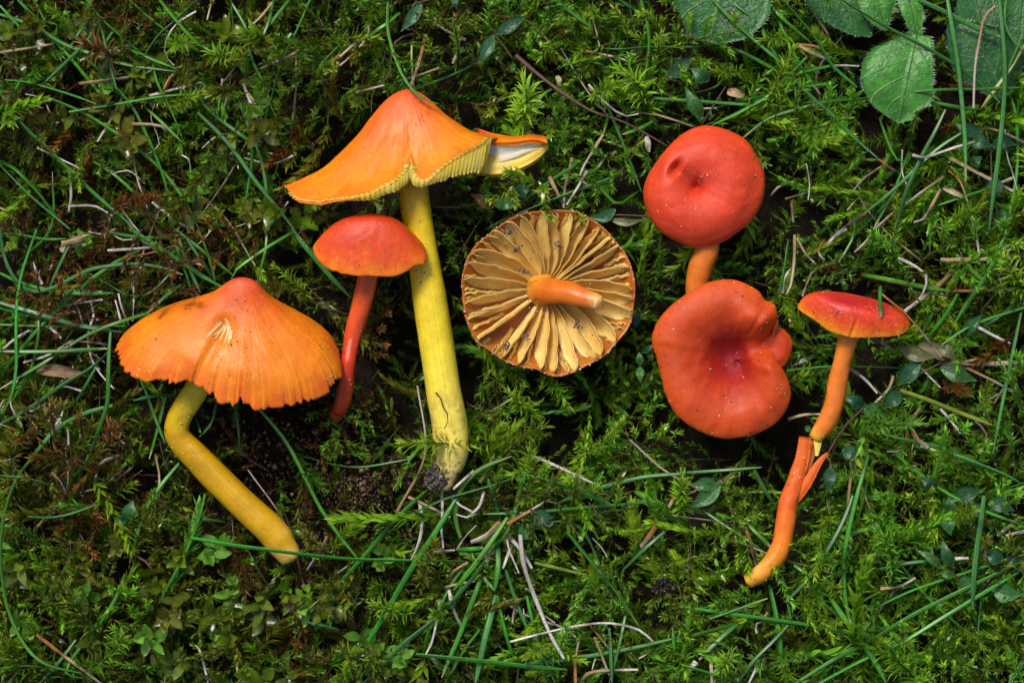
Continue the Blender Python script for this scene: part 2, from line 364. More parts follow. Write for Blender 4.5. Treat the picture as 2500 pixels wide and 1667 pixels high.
def tube_np(pts, rad, nseg=28, nring=16, flat=1.0, rough=0.0, seed=0, cap_ends=True, wig=0.0):
    c = spline(np.asarray(pts, float), nseg); r = np.interp(np.linspace(0, 1, nseg), np.linspace(0, 1, len(rad)), rad)
    T = norm(np.gradient(c, axis=0)); up = np.array([0, 0, 1.0])
    side = norm(np.cross(T, up)); up2 = np.cross(side, T)
    ph = np.linspace(0, 2 * np.pi, nring, endpoint=False)
    cs, sn = np.cos(ph), np.sin(ph)
    rr = r[:, None] * np.ones(nring)
    if rough:
        s = np.linspace(0, 1, nseg)
        q = np.concatenate([np.tile(np.stack([cs, sn], 1) * 1.4, (nseg, 1)), np.repeat(s * 9, nring)[:, None]], 1)
        rr = rr * (1 + rough * vnoise(q, seed, 3).reshape(nseg, nring))
    P = c[:, None] + side[:, None] * (rr * cs)[..., None] + up2[:, None] * (rr * sn * flat)[..., None]
    V = P.reshape(-1, 3); i = np.arange(nseg - 1)[:, None]; j = np.arange(nring)[None]; j2 = (j + 1) % nring
    F = np.stack([i * nring + j, i * nring + j2, (i + 1) * nring + j2, (i + 1) * nring + j], -1).reshape(-1, 4)
    pv = np.concatenate([np.tile(np.stack([cs, sn], 1), (nseg, 1)), np.repeat(np.linspace(0, 1, nseg), nring)[:, None]], 1)
    tris = np.zeros((0, 3), int)
    if cap_ends:
        V = np.concatenate([V, c[:1] - T[:1] * r[0] * .35, c[-1:] + T[-1:] * r[-1] * .35]); a = len(P) * nring
        pv = np.concatenate([pv, [[0, 0, 0], [0, 0, 1]]]); jj = np.arange(nring); k2 = (jj + 1) % nring; e = (nseg - 1) * nring
        tris = np.concatenate([np.stack([np.full(nring, a), k2, jj], 1), np.stack([np.full(nring, a + 1), e + jj, e + k2], 1)])
    return V, [F, tris], pv
def stem_mesh(name, pts, rad, mat, **kw):
    V, F, pv = tube_np(pts, rad, **kw); return mesh_np(name, WA(V), F, {'pv': pv}, mats=[mat])
def stem_mask(pts, hw):
    c = spline(np.asarray(pts, float)[:, :2], 14); T = norm(np.gradient(c, axis=0)); n = np.stack([-T[:, 1], T[:, 0]], 1)
    MASKS.append(np.concatenate([c + n * hw, (c - n * hw)[::-1]]))

def sheet(name, rows, mat, thick=1.5, pz=2.0):
    """a thin curved sheet from rows of 3-d points (photo pixels + z), with thickness"""
    P = np.asarray(rows, float); nu, nv = P.shape[:2]
    N = norm(np.cross(np.gradient(P, axis=0), np.gradient(P, axis=1)))
    Q = P - N * thick; P = P + N * thick
    f = grid_faces(nu, nv); b = nu * nv
    ring = np.concatenate([np.arange(nv - 1), np.arange(nu - 1) * nv + nv - 1, (nu - 1) * nv + np.arange(nv - 1, 0, -1), np.arange(nu - 1, 0, -1) * nv])
    r2 = np.roll(ring, -1)
    F = np.concatenate([f, f[:, ::-1] + b, np.stack([ring, ring + b, r2 + b, r2], 1)])
    V = np.concatenate([P.reshape(-1, 3), Q.reshape(-1, 3)])
    U_, V_ = np.meshgrid(np.linspace(0, 1, nu), np.linspace(0, 1, nv), indexing='ij')
    pv = np.stack([V_.ravel(), 0 * V_.ravel(), U_.ravel() * pz], 1)
    return mesh_np(name, WA(V), F, {'pv': np.concatenate([pv, pv])}, mats=[mat])

def hanging_gills(parent, P, Q, H, rad, axis, n, depth, mat, t0=.3, lean=0.0, seed=0, idx=None, thick=1.3, fn=None):
    """gills on the underside: each a thin sheet hanging from the inner surface along the axis"""
    ax = norm(np.array(axis, float)); nth, nt = Q.shape[:2]; r = np.random.default_rng(seed)
    ids = idx if idx is not None else (np.arange(n) * nth / n).astype(int)
    tot = []
    for k, i in enumerate(ids):
        a = t0 if k % 2 == 0 else .72
        js = np.linspace(a * (nt - 1), nt - 1.6, 10); j0 = js.astype(int); fr = (js - j0)[:, None]
        base = Q[i, j0] * (1 - fr) + Q[i, np.minimum(j0 + 1, nt - 1)] * fr
        s = np.linspace(0, 1, 10); d = depth * np.sin(np.pi * np.clip(.12 + .88 * s, 0, 1) ** .8) ** .6 * r.uniform(.8, 1.1)
        dep, lean = fn(base[-1]) if fn else (depth, lean)
        d = d * dep / depth; d[-1] = dep * .3; d[-2] = dep * .75; d[-3] = dep * .95
        down = ax * .85 - norm(rad[i]) * .15
        if fn:
            o_ = P[i, np.minimum(j0 + 1, nt - 1)]; k_ = np.clip((s - .5) * 2, 0, 1)[:, None]; base = base * (1 - k_) + (o_ - norm(rad[i]) * 3) * k_
            down = ax * .97 + norm(rad[i]) * .10
        tip = base + down * d[:, None] + np.cross(norm(rad[i]), ax) * (lean + r.normal(0, 2.0, 1))
        rows = np.stack([base, base * .5 + tip * .5, tip], 1)
        tot.append(rows)
    for rows in tot: part('gill', sheet('gill', rows, mat, thick), parent)

def mroot(name, x, y, z, label): return thing(name, W(x, y, z), label, 'mushroom')

# --- tall conical mushroom with yellow stem
m1 = mroot('mushroom', 1085, 1190, 40, 'tall mushroom with torn orange cone cap and long straight yellow stem')
stem1 = [(1000, 360, 60), (1008, 450, 60), (1017, 528, 58), (1044, 698, 52), (1070, 868, 48), (1085, 965, 46), (1099, 1037, 44), (1101, 1110, 40), (1086, 1160, 36), (1078, 1190, 34)]
st = part('stem', stem_mesh('stem', stem1, [36, 36, 37, 39, 43, 43, 42, 43, 44, 26], M_stem_yellow, nseg=60, nring=28, rough=.06, seed=2), m1)
stem_mask(stem1, 36)
rim1 = [(690, 457, 60), (704, 466, 98), (720, 486, 135), (755, 499, 160), (809, 495, 185), (857, 488, 200), (899, 476, 210), (937, 458, 214), (969, 440, 212), (990, 420, 205),
        (1003, 384, 188), (1012, 420, 205), (1027, 440, 210), (1046, 442, 212), (1080, 412, 200), (1128, 380, 180), (1176, 356, 150), (1203, 338, 105),
        (1225, 345, 40), (1190, 385, -30), (1080, 430, -75), (940, 450, -80), (810, 455, -50), (725, 455, 5)]
prof1 = [(0, 0), (.09, .035), (.18, .11), (.30, .27), (.42, .46), (.58, .67), (.70, .81), (.86, .92), (1, 1)]
AX1 = (.06, 1, .0)
def disp1(P, th, t):     # the crease that runs up from the split in front
    d = np.zeros_like(P); w = np.exp(-((P[..., 0] - 1003) / 30) ** 2) * np.clip((t - .35) / .5, 0, 1) * (P[..., 2] > 60)
    d[..., 2] -= 26 * w; return d
me, P1, Q1, N1, H1, R1 = cap_mesh('tall', (994, 217, 75), AX1, prof1, rim1, [M_cap_tall, M_gill_yellow], nth=260, disp=disp1, thick=9, wob=2.5, jag=.012, jagn=16)
cap1 = part('cap', me, m1)
MASKS.append(np.array([(994, 217), (905, 285), (800, 385), (690, 457), (735, 500), (860, 495), (1003, 455), (1070, 455), (1190, 430), (1330, 395), (1340, 340), (1200, 335), (1100, 283), (1030, 233)]))
fr = [i for i in range(0, 260) if P1[i, -1, 2] > 120]
hanging_gills(cap1, P1, Q1, H1, R1, AX1, 0, 12, M_gill_yellow, idx=fr[::5], seed=4)
# broad gill ends that show below the front margin, overlapping like shingles
fx = np.array([P1[i, -1] for i in fr]); fx = fx[np.argsort(fx[:, 0])] if False else fx
cum = np.concatenate([[0], np.cumsum(np.linalg.norm(np.diff(fx, axis=0), axis=1))]); gr = np.random.default_rng(3); dpos = 0.0
while dpos < cum[-1]:
    p = np.array([np.interp(dpos, cum, fx[:, q]) for q in range(3)]); x = p[0]
    dep = np.interp(x, [715, 800, 860, 900, 985, 1003, 1012, 1030, 1050, 1080, 1130, 1180, 1210], [-6, -4, 4, 13, 26, 34, 24, 13, 12, 32, 47, 66, 78]) * gr.uniform(.9, 1.1)
    wd = np.interp(x, [715, 1000, 1050, 1200], [7.5, 9, 8, 8.5]) * gr.uniform(.85, 1.15); ln = np.interp(x, [980, 1010, 1060, 1200], [0, -3, -5, -14])
    if np.hypot(p[0] - 1003, (p[1] - 395) * .4) > 7:
        u = np.linspace(0, 1, 8); pw = np.interp(u, [0, .5, .8, .93, 1], [1, 1, .85, .55, .1]); rows = []
        for a, b in zip(u, pw):
            c0 = p + np.array([ln * a, -7 + (dep + 7) * a, -7 - 10 * a + 5 * np.sin(a * 2.6)])
            rows.append([c0 + np.array([v * wd * b, 0, 4.5 * (1 - v * v) - 3.5 * v]) for v in np.linspace(-1, 1, 5)])
        part('gill', sheet('gill', rows, M_gill_yellow, 1.4), cap1)
    dpos += wd * 1.55
bk = [i for i in range(0, 260) if P1[i, -1, 2] <= 120]
hanging_gills(cap1, P1, Q1, H1, R1, AX1, 0, 24, M_gill_yellow, idx=bk[::6], seed=5)
# torn right lobe turned up to show its pale underside
def band(a, b, n, m, bow=0.0):
    a, b = spline(a, n), spline(b, n); s = np.linspace(0, 1, m)[None, :, None]
    R = a[:, None] * (1 - s) + b[:, None] * s
    R[..., 2] += bow * np.sin(np.pi * s[..., 0]); return R
lobe = part('torn_lobe', sheet('torn_lobe', band([(1165, 318, 30), (1205, 331, 34), (1256, 336, 36), (1300, 333, 40), (1330, 338, 46)],
            [(1165, 345, 74), (1205, 352, 80), (1256, 352, 84), (1300, 346, 84), (1336, 352, 78)], 18, 6, 10), M_cap_tall, 5), cap1)
part('flesh', sheet('flesh', band([(1196, 346, 76), (1230, 352, 80), (1270, 350, 82), (1300, 348, 80), (1326, 350, 74)],
            [(1190, 406, 70), (1226, 396, 74), (1258, 386, 76), (1285, 374, 74), (1318, 366, 66)], 20, 6, -12), M_flesh_white, 2), lobe)
for k, dz in enumerate((0, 8, 15)):
    part('gill', sheet('gill', band([(1120 + 6 * k, 366, 62 - 2 * dz), (1205, 380, 62 - dz), (1260, 376, 62 - dz), (1302, 362, 60 - dz), (1334, 350, 54 - dz)],
            [(1110, 410 + dz * .3, 66 - dz), (1178, 424 + dz * .4, 72 - dz), (1224, 424 + dz * .5, 74 - dz), (1272, 410 + dz * .5, 72 - dz), (1312, 386 + dz * .5, 64 - dz), (1338, 358 + dz * .3, 52 - dz)], 26, 5, 6), M_gill_yellow, 2), lobe)

# --- bent-stemmed mushroom with the frayed orange cap
m2 = mroot('mushroom', 707, 1359, 20, 'bent-stemmed mushroom with wide frayed orange cap and kinked golden yellow stem')
stem2a = [(520, 870, 95), (481, 948, 85), (462, 978, 76), (443, 1007, 66), (433, 1036, 56), (434, 1060, 50), (449, 1084, 46), (476, 1112, 44), (575, 1215, 42), (657, 1290, 40), (694, 1336, 38), (712, 1362, 34)]
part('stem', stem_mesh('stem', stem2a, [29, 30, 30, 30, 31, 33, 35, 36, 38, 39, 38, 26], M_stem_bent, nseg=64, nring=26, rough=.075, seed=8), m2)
stem_mask(stem2a, 32)
rim2 = [(283, 850, 95), (288, 880, 130), (314, 908, 160), (362, 930, 185), (422, 943, 200), (470, 938, 208), (500, 956, 212), (531, 978, 215), (572, 990, 215), (587, 976, 214), (597, 990, 214), (620, 997, 212), (665, 990, 205),
        (712, 985, 195), (760, 973, 180), (800, 955, 160), (828, 932, 135), (832, 895, 100), (822, 850, 50), (770, 810, 5), (660, 780, -20), (520, 775, -25), (390, 785, -10), (310, 815, 40)]
prof2 = [(0, 0), (.07, .02), (.13, .065), (.20, .155), (.30, .275), (.45, .40), (.66, .55), (.84, .71), (.95, .87), (1, 1)]
AX2 = (-.12, .93, -.34)
def disp2(P, th, t):
    d = np.zeros_like(P)
    w = np.exp(-((P[..., 0] - 545) / 26) ** 2 - ((P[..., 1] - 803) / 30) ** 2) * (P[..., 2] > 90)
    d[..., 2] -= 22 * w
    x, y = P[..., 0], P[..., 1]
    line = 545 - (y - 803) * .55                     # fold running from the tear to the margin
    w2 = np.exp(-((x - line) / 16) ** 2) * np.clip((y - 790) / 60, 0, 1) * (P[..., 2] > 90)
    d[..., 2] -= 9 * w2
    return d
me, P2, Q2, N2, H2, R2 = cap_mesh('bent', (598, 678, 165), AX2, prof2, rim2, [M_cap_bent, M_gill_yellow], nth=420, nt=64, disp=disp2, thick=8, jag=.040, jagn=16, seed=3, wob=3, sm=.03)
cap2 = part('cap', me, m2); MASKS.append(np.array([p[:2] for p in rim2[:19]] + [(776, 809), (712, 772), (665, 732), (598, 677), (505, 713), (409, 745), (333, 790)]))
hanging_gills(cap2, P2, Q2, H2, R2, AX2, 48, 20, M_gill_yellow, seed=6)
def strip_on(name, pts, w0, w1, mat, parent, cap, lift=2.0, n=8):
    c = spline(np.asarray(pts, float), n); T = norm(np.gradient(c, axis=0)); nrm = np.stack([-T[:, 1], T[:, 0]], 1)
    rows = []
    for i in range(n):
        s = i / (n - 1); w = w0 + (w1 - w0) * s; row = []
        for k in (-1, 0, 1):
            q = c[i] + nrm[i] * w * k; h = on_cap(cap, *q, lift + (2.0 if k == 0 else 0))
            if h is None: return None
            z = h[0].z / U; row.append((q[0], q[1], z))
        rows.append(row)
    return part(name, sheet(name, rows, mat, .8), parent)
tear = [((556, 786), (548, 806), (536, 832)), ((560, 790), (556, 812), (548, 838)), ((550, 790), (540, 806), (524, 828)), ((562, 800), (560, 818), (557, 836)), ((546, 796), (536, 808), (520, 820)), ((566, 806), (564, 820), (563, 830))]
for k, q in enumerate(tear): strip_on('torn_fibre', q, 3.2, 1.2, M_flesh_apricot, cap2, 'bent', 1.0 + .8 * (k % 3))
strip_on('torn_flesh', [(549, 776), (556, 788), (562, 804)], 2, 4.5, M_flesh_apricot, cap2, 'bent', 2)
strip_on('torn_flesh', [(503, 826), (518, 808), (540, 784)], 2, 5, M_flesh_apricot, cap2, 'bent', .8)

# --- small red mushroom in front of the yellow stem
m3 = mroot('mushroom', 818, 1025, 20, 'small red mushroom with domed cap overlapping the tall yellow stem')
stem3 = [(900, 610, 95), (897, 676, 82), (882, 747, 62), (861, 819, 50), (849, 892, 66), (845, 940, 50), (835, 985, 25), (818, 1018, -8)]
part('stem', stem_mesh('stem', stem3, [24, 24, 25, 23, 19, 18, 20, 17], M_stem_red, nseg=48, nring=22, rough=.05, seed=12), m3); stem_mask(stem3, 20)
rim3 = [(765, 604, 112), (772, 628, 132), (800, 655, 150), (837, 668, 162), (871, 673, 168), (905, 674, 170), (934, 675, 170), (968, 673, 166), (997, 660, 160), (1012, 648, 156), (1036, 646, 140), (1041, 620, 122),
        (1032, 596, 100), (1000, 575, 70), (950, 570, 48), (890, 568, 40), (830, 572, 55), (785, 585, 85)]
prof3 = [(0, 0), (.22, .015), (.42, .09), (.60, .24), (.76, .45), (.9, .72), (.98, .9), (1, 1)]
me, P3, Q3, N3, H3, R3 = cap_mesh('small', (885, 528, 150), (.12, .9, -.30), prof3, rim3, [M_cap_small, M_gill_yellow], nth=200, thick=9, jag=.012, jagn=18, seed=5, wob=1.5)
cap3 = part('cap', me, m3); MASKS.append(np.array([(765, 604), (800, 655), (870, 673), (970, 673), (1036, 646), (1040, 615), (1011, 560), (924, 519), (860, 513), (803, 553)]))
hanging_gills(cap3, P3, Q3, H3, R3, (.12, .9, -.3), 36, 12, M_gill_yellow, seed=7)

# --- upturned cap showing its gills
m4 = mroot('mushroom', 1338, 715, 0, 'upturned mushroom cap showing cream gills and a broken orange stem stub')
out4 = [(1127, 685), (1136, 644), (1153, 606), (1191, 571), (1235, 539), (1285, 518), (1344, 513), (1397, 515), (1432, 528), (1470, 553), (1505, 589), (1535, 635), (1549, 685), (1549, 729), (1540, 788), (1514, 829), (1482, 864), (1432, 896), (1362, 920), (1309, 905), (1244, 889), (1197, 861), (1159, 829), (1136, 773), (1128, 729)]
MASKS.append(np.array(out4))
C4 = np.array([1334, 708.0]); LEAN = np.array([.62, -.50])
def bowl_z(f): return 20 + 56 * f ** 2.2          # inner bowl height over the relative radius
rim4 = [(x, y, 92 + 5 * math.sin(i * 1.7)) for i, (x, y) in enumerate(out4)]
prof4 = [(0, 0), (.3, .03), (.6, .2), (.85, .56), (.97, .86), (1.0, 1)]
me, P4, Q4, N4, H4, R4 = cap_mesh('upturned', (1336, 712, 6), (0, 0, 1), prof4, rim4, [M_cap_back, M_gill_dark], nth=220, nt=30, thick=9, wob=1.5, jag=.008, jagn=14)
cap4 = part('cap', me, m4)
def rim_r(th):
    a = np.array(out4) - C4; aa = np.arctan2(a[:, 1], a[:, 0]); rr = np.hypot(a[:, 0], a[:, 1]); o = np.argsort(aa)
    return np.interp(th, np.concatenate([aa[o] - 2 * np.pi, aa[o], aa[o] + 2 * np.pi]), np.tile(rr[o], 3))
g4 = np.random.default_rng(21); NG = 28
for k in range(NG * 4):
    long = k % 4 == 0; tiny = k % 2 == 1; th = 2 * np.pi * (k + g4.uniform(-.4, .4)) / (NG * 4); th = (th + np.pi) % (2 * np.pi) - np.pi
    Rr = rim_r(th) - 5; f0 = .17 if long else g4.uniform(.80, .9) if tiny else g4.uniform(.56, .74); f1 = .99
    n = 16; s = np.linspace(0, 1, n); f = f0 + (f1 - f0) * s
    swirl = g4.normal(0, .09); tt = th + swirl * (f - .5)
    base = np.stack([C4[0] + np.cos(tt) * Rr * f, C4[1] + np.sin(tt) * Rr * f, bowl_z(f)], 1)
    hmax = g4.uniform(54, 70) if long else g4.uniform(16, 24) if tiny else g4.uniform(26, 40)
    hh = hmax * np.interp(s, [0, .12, .35, .6, .85, .96, 1], [.25, .6, .95, 1, .95, .85, .6] if long else [.02, .3, .7, 1, 1, .9, .7])
    tang = np.array([-math.sin(th), math.cos(th)]); sgn = float(LEAN @ tang)
    lv = tang * (np.sign(sgn) * abs(sgn) ** .7) * 1.1 + np.array([math.cos(th), math.sin(th)]) * .05
    ph = g4.uniform(0, 6.28, 3); wav = 2.4 * np.sin(s * 17 + ph[0]) + 1.6 * np.sin(s * 31 + ph[1])
    wav *= np.sin(np.pi * s) ** .5 * (.6 if long else 1.0)
    lat = (lv[None] * hh[:, None] * .62)
    top = base + np.concatenate([lat + tang[None] * wav[:, None] * .9, (hh * .74 + .6 * np.abs(wav))[:, None]], 1)
    q = np.linspace(0, 1, 5)[None, :, None]
    rows = base[:, None] * (1 - q) + top[:, None] * q
    rows[..., :2] += (tang[None, None] * (np.sin(np.pi * q[..., 0]) * 9.0 * np.sign(sgn + 1e-6))[..., None])
    part('gill', sheet('gill', rows, M_gill_cream, 1.0), cap4)
stub = [(1322, 706, 30), (1340, 711, 66), (1370, 712, 96), (1412, 722, 118), (1446, 733, 130), (1460, 738, 134)]
s4 = part('stem', stem_mesh('stem', stub, [40, 31, 29, 27, 24, 20], M_stem_stub, nseg=30, nring=22, rough=.11, seed=3), m4)
cutV = tube_np([(1452, 735, 133), (1464, 739, 138)], [20, 18], nseg=4, nring=18, rough=.12, seed=9)
part('cut_end', mesh_np('cut_end', WA(cutV[0]), cutV[1], {'pv': cutV[2]}, mats=[M_stem_cut]), s4)

# --- red cap with a dimple
m5 = mroot('mushroom', 1701, 740, 0, 'rounded red mushroom cap with a deep dimple and groove in its top')
stem5 = [(1728, 560, 40), (1726, 609, 32), (1709, 655, 18), (1701, 700, 6), (1702, 760, -8)]
part('stem', stem_mesh('stem', stem5, [29, 29, 29, 27, 25], M_stem_orange, nseg=30, nring=22, rough=.04, seed=4), m5); stem_mask(stem5, 26)
out5 = [(1566, 467), (1578, 430), (1602, 395), (1629, 360), (1664, 326), (1701, 309), (1744, 307), (1784, 320), (1825, 342), (1851, 379), (1866, 414), (1869, 446), (1862, 494), (1838, 537), (1798, 572), (1758, 596), (1696, 608), (1651, 593), (1610, 567), (1584, 537), (1569, 500)]
MASKS.append(np.array(out5))
rim5 = [(x * .93 + 1718 * .07, y * .93 + 455 * .07, 52) for x, y in out5]
prof5 = [(0, .2), (.06, .08), (.14, -.2), (.25, -.42), (.42, -.57), (.60, -.60), (.78, -.44), (.94, -.08), (1.05, .34), (1.07, .72), (1, 1)]
def disp5(P, th, t):
    d = np.zeros_like(P); x, y = P[..., 0], P[..., 1]
    q = (x - 1650) * .55 + (y - 410) * -.83; r = (x - 1650) * .83 + (y - 410) * .55       # short groove beside the dimple
    d[..., 2] -= 26 * np.exp(-(r / 9) ** 2 - (q / 20) ** 2)
    d[..., 2] += 9 * np.exp(-((x - 1628) / 26) ** 2 - ((y - 385) / 40) ** 2)
    v = ((x - 1697) + (y - 457) * .9); w = ((x - 1697) * .9 - (y - 457))
    d[..., 2] -= 12 * np.exp(-(w / 26) ** 2) * np.exp(-((v + 45) / 60) ** 2)
    return d * (t < .95)[..., None]
me, P5, *_ = cap_mesh('dimpled', (1700, 458, 97), (0, 0, -1), prof5, rim5, [M_cap_dimple, M_gill_yellow], nth=220, nt=72, disp=disp5, thick=8, wob=2.2, seed=7, sm=.06)
part('cap', me, m5)

# --- folded red cap
m6 = mroot('mushroom', 1790, 900, 0, 'large folded red mushroom cap with crimson hollow and overlapping right margin')
out6 = [(1584, 823), (1590, 801), (1609, 766), (1644, 735), (1682, 707), (1716, 689), (1754, 680), (1798, 680), (1833, 694), (1858, 710), (1871, 732), (1890, 734), (1899, 748), (1903, 770), (1896, 796),
        (1888, 822), (1880, 850), (1886, 876), (1912, 898), (1927, 924), (1935, 954), (1932, 980), (1922, 1006), (1899, 1034), (1864, 1056), (1817, 1070), (1767, 1075), (1723, 1064), (1685, 1046), (1647, 1018), (1625, 980), (1612, 933), (1597, 870), (1587, 845)]
MASKS.append(np.array(out6)); C6 = (1795, 872)
zr6 = [60] * 12 + [70, 70, 62, 44, 30, 44, 66, 72, 70, 66, 62] + [56] * 11
rim6 = [(x * .955 + C6[0] * .045, y * .955 + C6[1] * .045, z) for (x, y), z in zip(out6, zr6)]
prof6 = [(0, -.8), (.12, -.74), (.25, -.05), (.40, 1.1), (.58, 2.0), (.76, 2.5), (.90, 2.4), (1.01, 1.95), (1.045, 1.45), (1, 1)]
def disp6(P, th, t):
    d = np.zeros_like(P); x, y = P[..., 0], P[..., 1]
    vx, vy = x - 1795, y - 860                        # valley from the hollow to the notch
    along = vx * .93 - vy * .36; across = vx * .36 + vy * .93
    q = np.clip((along + 10) / 110, 0, 1); q = q * q * (3 - 2 * q)
    d[..., 2] -= 40 * np.exp(-(across / 28) ** 2) * q
    d[..., 2] += 14 * np.exp(-((across - 50) / 26) ** 2) * np.exp(-((along - 75) / 45) ** 2)
    d[..., 2] += 12 * np.exp(-((across + 62) / 30) ** 2) * np.exp(-((along - 70) / 50) ** 2)
    d[..., 2] += 7 * np.exp(-((x - 1690) / 50) ** 2 - ((y - 980) / 60) ** 2)
    return d * (t < .96)[..., None]
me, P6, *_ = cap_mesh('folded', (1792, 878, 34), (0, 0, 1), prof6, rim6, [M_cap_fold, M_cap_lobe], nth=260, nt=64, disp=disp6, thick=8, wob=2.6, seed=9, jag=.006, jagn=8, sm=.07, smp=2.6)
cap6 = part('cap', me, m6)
# the small lobe tucked below the fold on the right
lob = [(1840, 806), (1875, 796), (1906, 799), (1922, 812), (1932, 830), (1933, 851), (1924, 877), (1908, 897), (1880, 900), (1850, 885), (1836, 845)]
rimL = [(x * .95 + 1893 * .05, y * .95 + 845 * .05, 26) for x, y in lob]
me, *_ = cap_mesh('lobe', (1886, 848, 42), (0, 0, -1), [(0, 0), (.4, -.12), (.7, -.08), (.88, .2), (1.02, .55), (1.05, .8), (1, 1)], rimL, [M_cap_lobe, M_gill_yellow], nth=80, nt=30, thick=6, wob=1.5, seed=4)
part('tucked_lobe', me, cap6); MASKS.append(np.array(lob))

# --- thin mushroom with the split stem
m7 = mroot('mushroom', 1830, 1425, 10, 'slender mushroom with flat crimson cap and split orange stem')
up7 = [(2074, 790, 95), (2070, 824, 88), (2051, 904, 64), (2037, 979, 50), (2019, 1028, 44), (1999, 1056, 42), (1990, 1070, 40)]
part('stem', stem_mesh('stem', up7, [24, 24, 22, 24, 24, 24, 17], M_stem_orange, nseg=44, nring=22, rough=.07, seed=6), m7); stem_mask(up7, 20)
lo7 = [(1972, 1074, 40), (1962, 1110, 38), (1953, 1140, 36), (1942, 1178, 34), (1925, 1227, 32), (1917, 1277, 32), (1909, 1327, 32), (1889, 1367, 32), (1862, 1396, 32), (1838, 1412, 30), (1826, 1420, 28)]
part('stem', stem_mesh('stem', lo7, [15, 17, 20, 23, 24, 25, 25, 25, 25, 23, 18], M_stem_low, nseg=56, nring=22, rough=.08, seed=7), m7, label='lower piece of the snapped orange stem'); stem_mask(lo7, 21)
def splinter(pts, w, mat):
    c = spline(pts, 12); T = norm(np.gradient(c, axis=0)); n = norm(np.cross(T, [0, 0, 1.0])); rows = []
    ww = np.interp(np.linspace(0, 1, 12), np.linspace(0, 1, len(w)), w)
    for i in range(12):
        rows.append([c[i] + n[i] * ww[i] * q + np.array([0, 0, -abs(q) ** 2 * ww[i] * .6]) for q in np.linspace(-1, 1, 5)])
    return sheet('splinter', rows, mat, 3, .35)
part('splinter', splinter([(2022, 1106, 62), (2008, 1118, 60), (1992, 1140, 54), (1968, 1182, 50), (1928, 1240, 34)], [2, 7, 10, 10, 5], M_stem_low), m7)
part('splinter', splinter([(1996, 1064, 46), (1996, 1090, 44), (1994, 1112, 42)], [11, 6, 1.5], M_gill_yellow), m7)
part('splinter', splinter([(1966, 1066, 58), (1962, 1100, 56), (1954, 1140, 54), (1944, 1180, 50)], [13, 15, 15, 10], M_stem_low), m7)
part('splinter', splinter([(1984, 1078, 36), (1978, 1110, 38), (1968, 1150, 40)], [12, 9, 5], M_gill_dark), m7)
rim7 = [(1946, 752, 90), (1965, 768, 108), (1990, 784, 124), (2021, 805, 138), (2056, 818, 146), (2091, 824, 150), (2138, 823, 148), (2180, 821, 140), (2208, 813, 128), (2221, 795, 108), (2214, 778, 88), (2180, 764, 62),
        (2120, 752, 46), (2050, 738, 45), (1985, 733, 60), (1954, 738, 76)]
prof7 = [(0, 0), (.25, .0), (.5, .05), (.72, .16), (.88, .38), (.97, .68), (1, 1)]
def disp7(P, th, t):
    d = np.zeros_like(P); x, y = P[..., 0], P[..., 1]; line = 2092 - (y - 775) * .36
    d[..., 2] -= 7 * np.exp(-((x - line) / 3.5) ** 2) * np.clip((y - 772) / 20, 0, 1); return d
me, P7, Q7, N7, H7, R7 = cap_mesh('thin', (2066, 738, 148), (-.16, .86, -.44), prof7, rim7, [M_cap_thin, M_gill_yellow], nth=300, nt=56, disp=disp7, thick=8, wob=1.8, seed=13, jag=.01, jagn=14)
cap7 = part('cap', me, m7); MASKS.append(np.array([(1946, 748), (1959, 726), (1990, 710), (2021, 706), (2069, 708), (2122, 722), (2169, 741), (2201, 760), (2220, 782), (2220, 804), (2201, 818), (2138, 822), (2091, 823), (2056, 817), (2021, 804), (1990, 782)]))
hanging_gills(cap7, P7, Q7, H7, R7, (-.16, .86, -.44), 32, 9, M_gill_yellow, seed=8)
LMK = [('the tall orange cone', 1000, 400), ('the tall yellow stem', 1080, 1000), ('the frayed orange cap', 560, 850), ('the bent golden stem', 570, 1220), ('the small red domed cap', 890, 620), ('the upturned gilled cap', 1338, 715),
       ('the dimpled red cap', 1718, 455), ('the folded red cap', 1770, 880), ('the flat crimson cap', 2085, 765), ('the split orange stem', 1930, 1230), ('the hairy broad leaves', 2230, 120), ('the soil crumb', 1616, 1432), ('the leafy olive moss', 620, 1520), ('the bare sandy soil', 880, 1220)]
def near(p):
    q = sorted(LMK, key=lambda q: math.hypot(p[0] - q[1], p[1] - q[2])); return q[0][0][4:] + ' towards ' + q[1][0][4:]
# ------------------------------------------------------------------ sand and dirt lying on the mushrooms
def in_poly(px, py, poly):
    x, y = np.asarray(px, float), np.asarray(py, float); ins = np.zeros(x.shape, bool); n = len(poly)
    for i in range(n):
        x1, y1 = poly[i]; x2, y2 = poly[(i + 1) % n]
        c = ((y1 > y) != (y2 > y)) & (x < (x2 - x1) * (y - y1) / (y2 - y1 + 1e-12) + x1); ins ^= c
    return ins
OCT = np.array([(1, 0, 0), (-1, 0, 0), (0, 1, 0), (0, -1, 0), (0, 0, 1), (0, 0, -1)], float)
OCTF = np.array([(0, 2, 4), (2, 1, 4), (1, 3, 4), (3, 0, 4), (2, 0, 5), (1, 2, 5), (3, 1, 5), (0, 3, 5)])
def grains(items, name, **props):
    """items: (world point, radius px, colour)"""
    V, F, C = [], [], []
    for k, (p, r, c) in enumerate(items):
        j = OCT * r * U * rng.uniform(.6, 1.3, (6, 1)); a = rng.uniform(0, 6.28); ca, sa = math.cos(a), math.sin(a)
        j = j @ np.array([[ca, sa, 0], [-sa, ca, 0], [0, 0, 1]]); V.append(np.array(p) + j); F.append(OCTF + 6 * k); C.append(np.tile(c, (6, 1)))
    add(name, mesh_np(name, np.concatenate(V), np.concatenate(F), {'col': np.concatenate(C)}, smooth=False, mats=[M_grain]), **props)
items, dirt = [], []
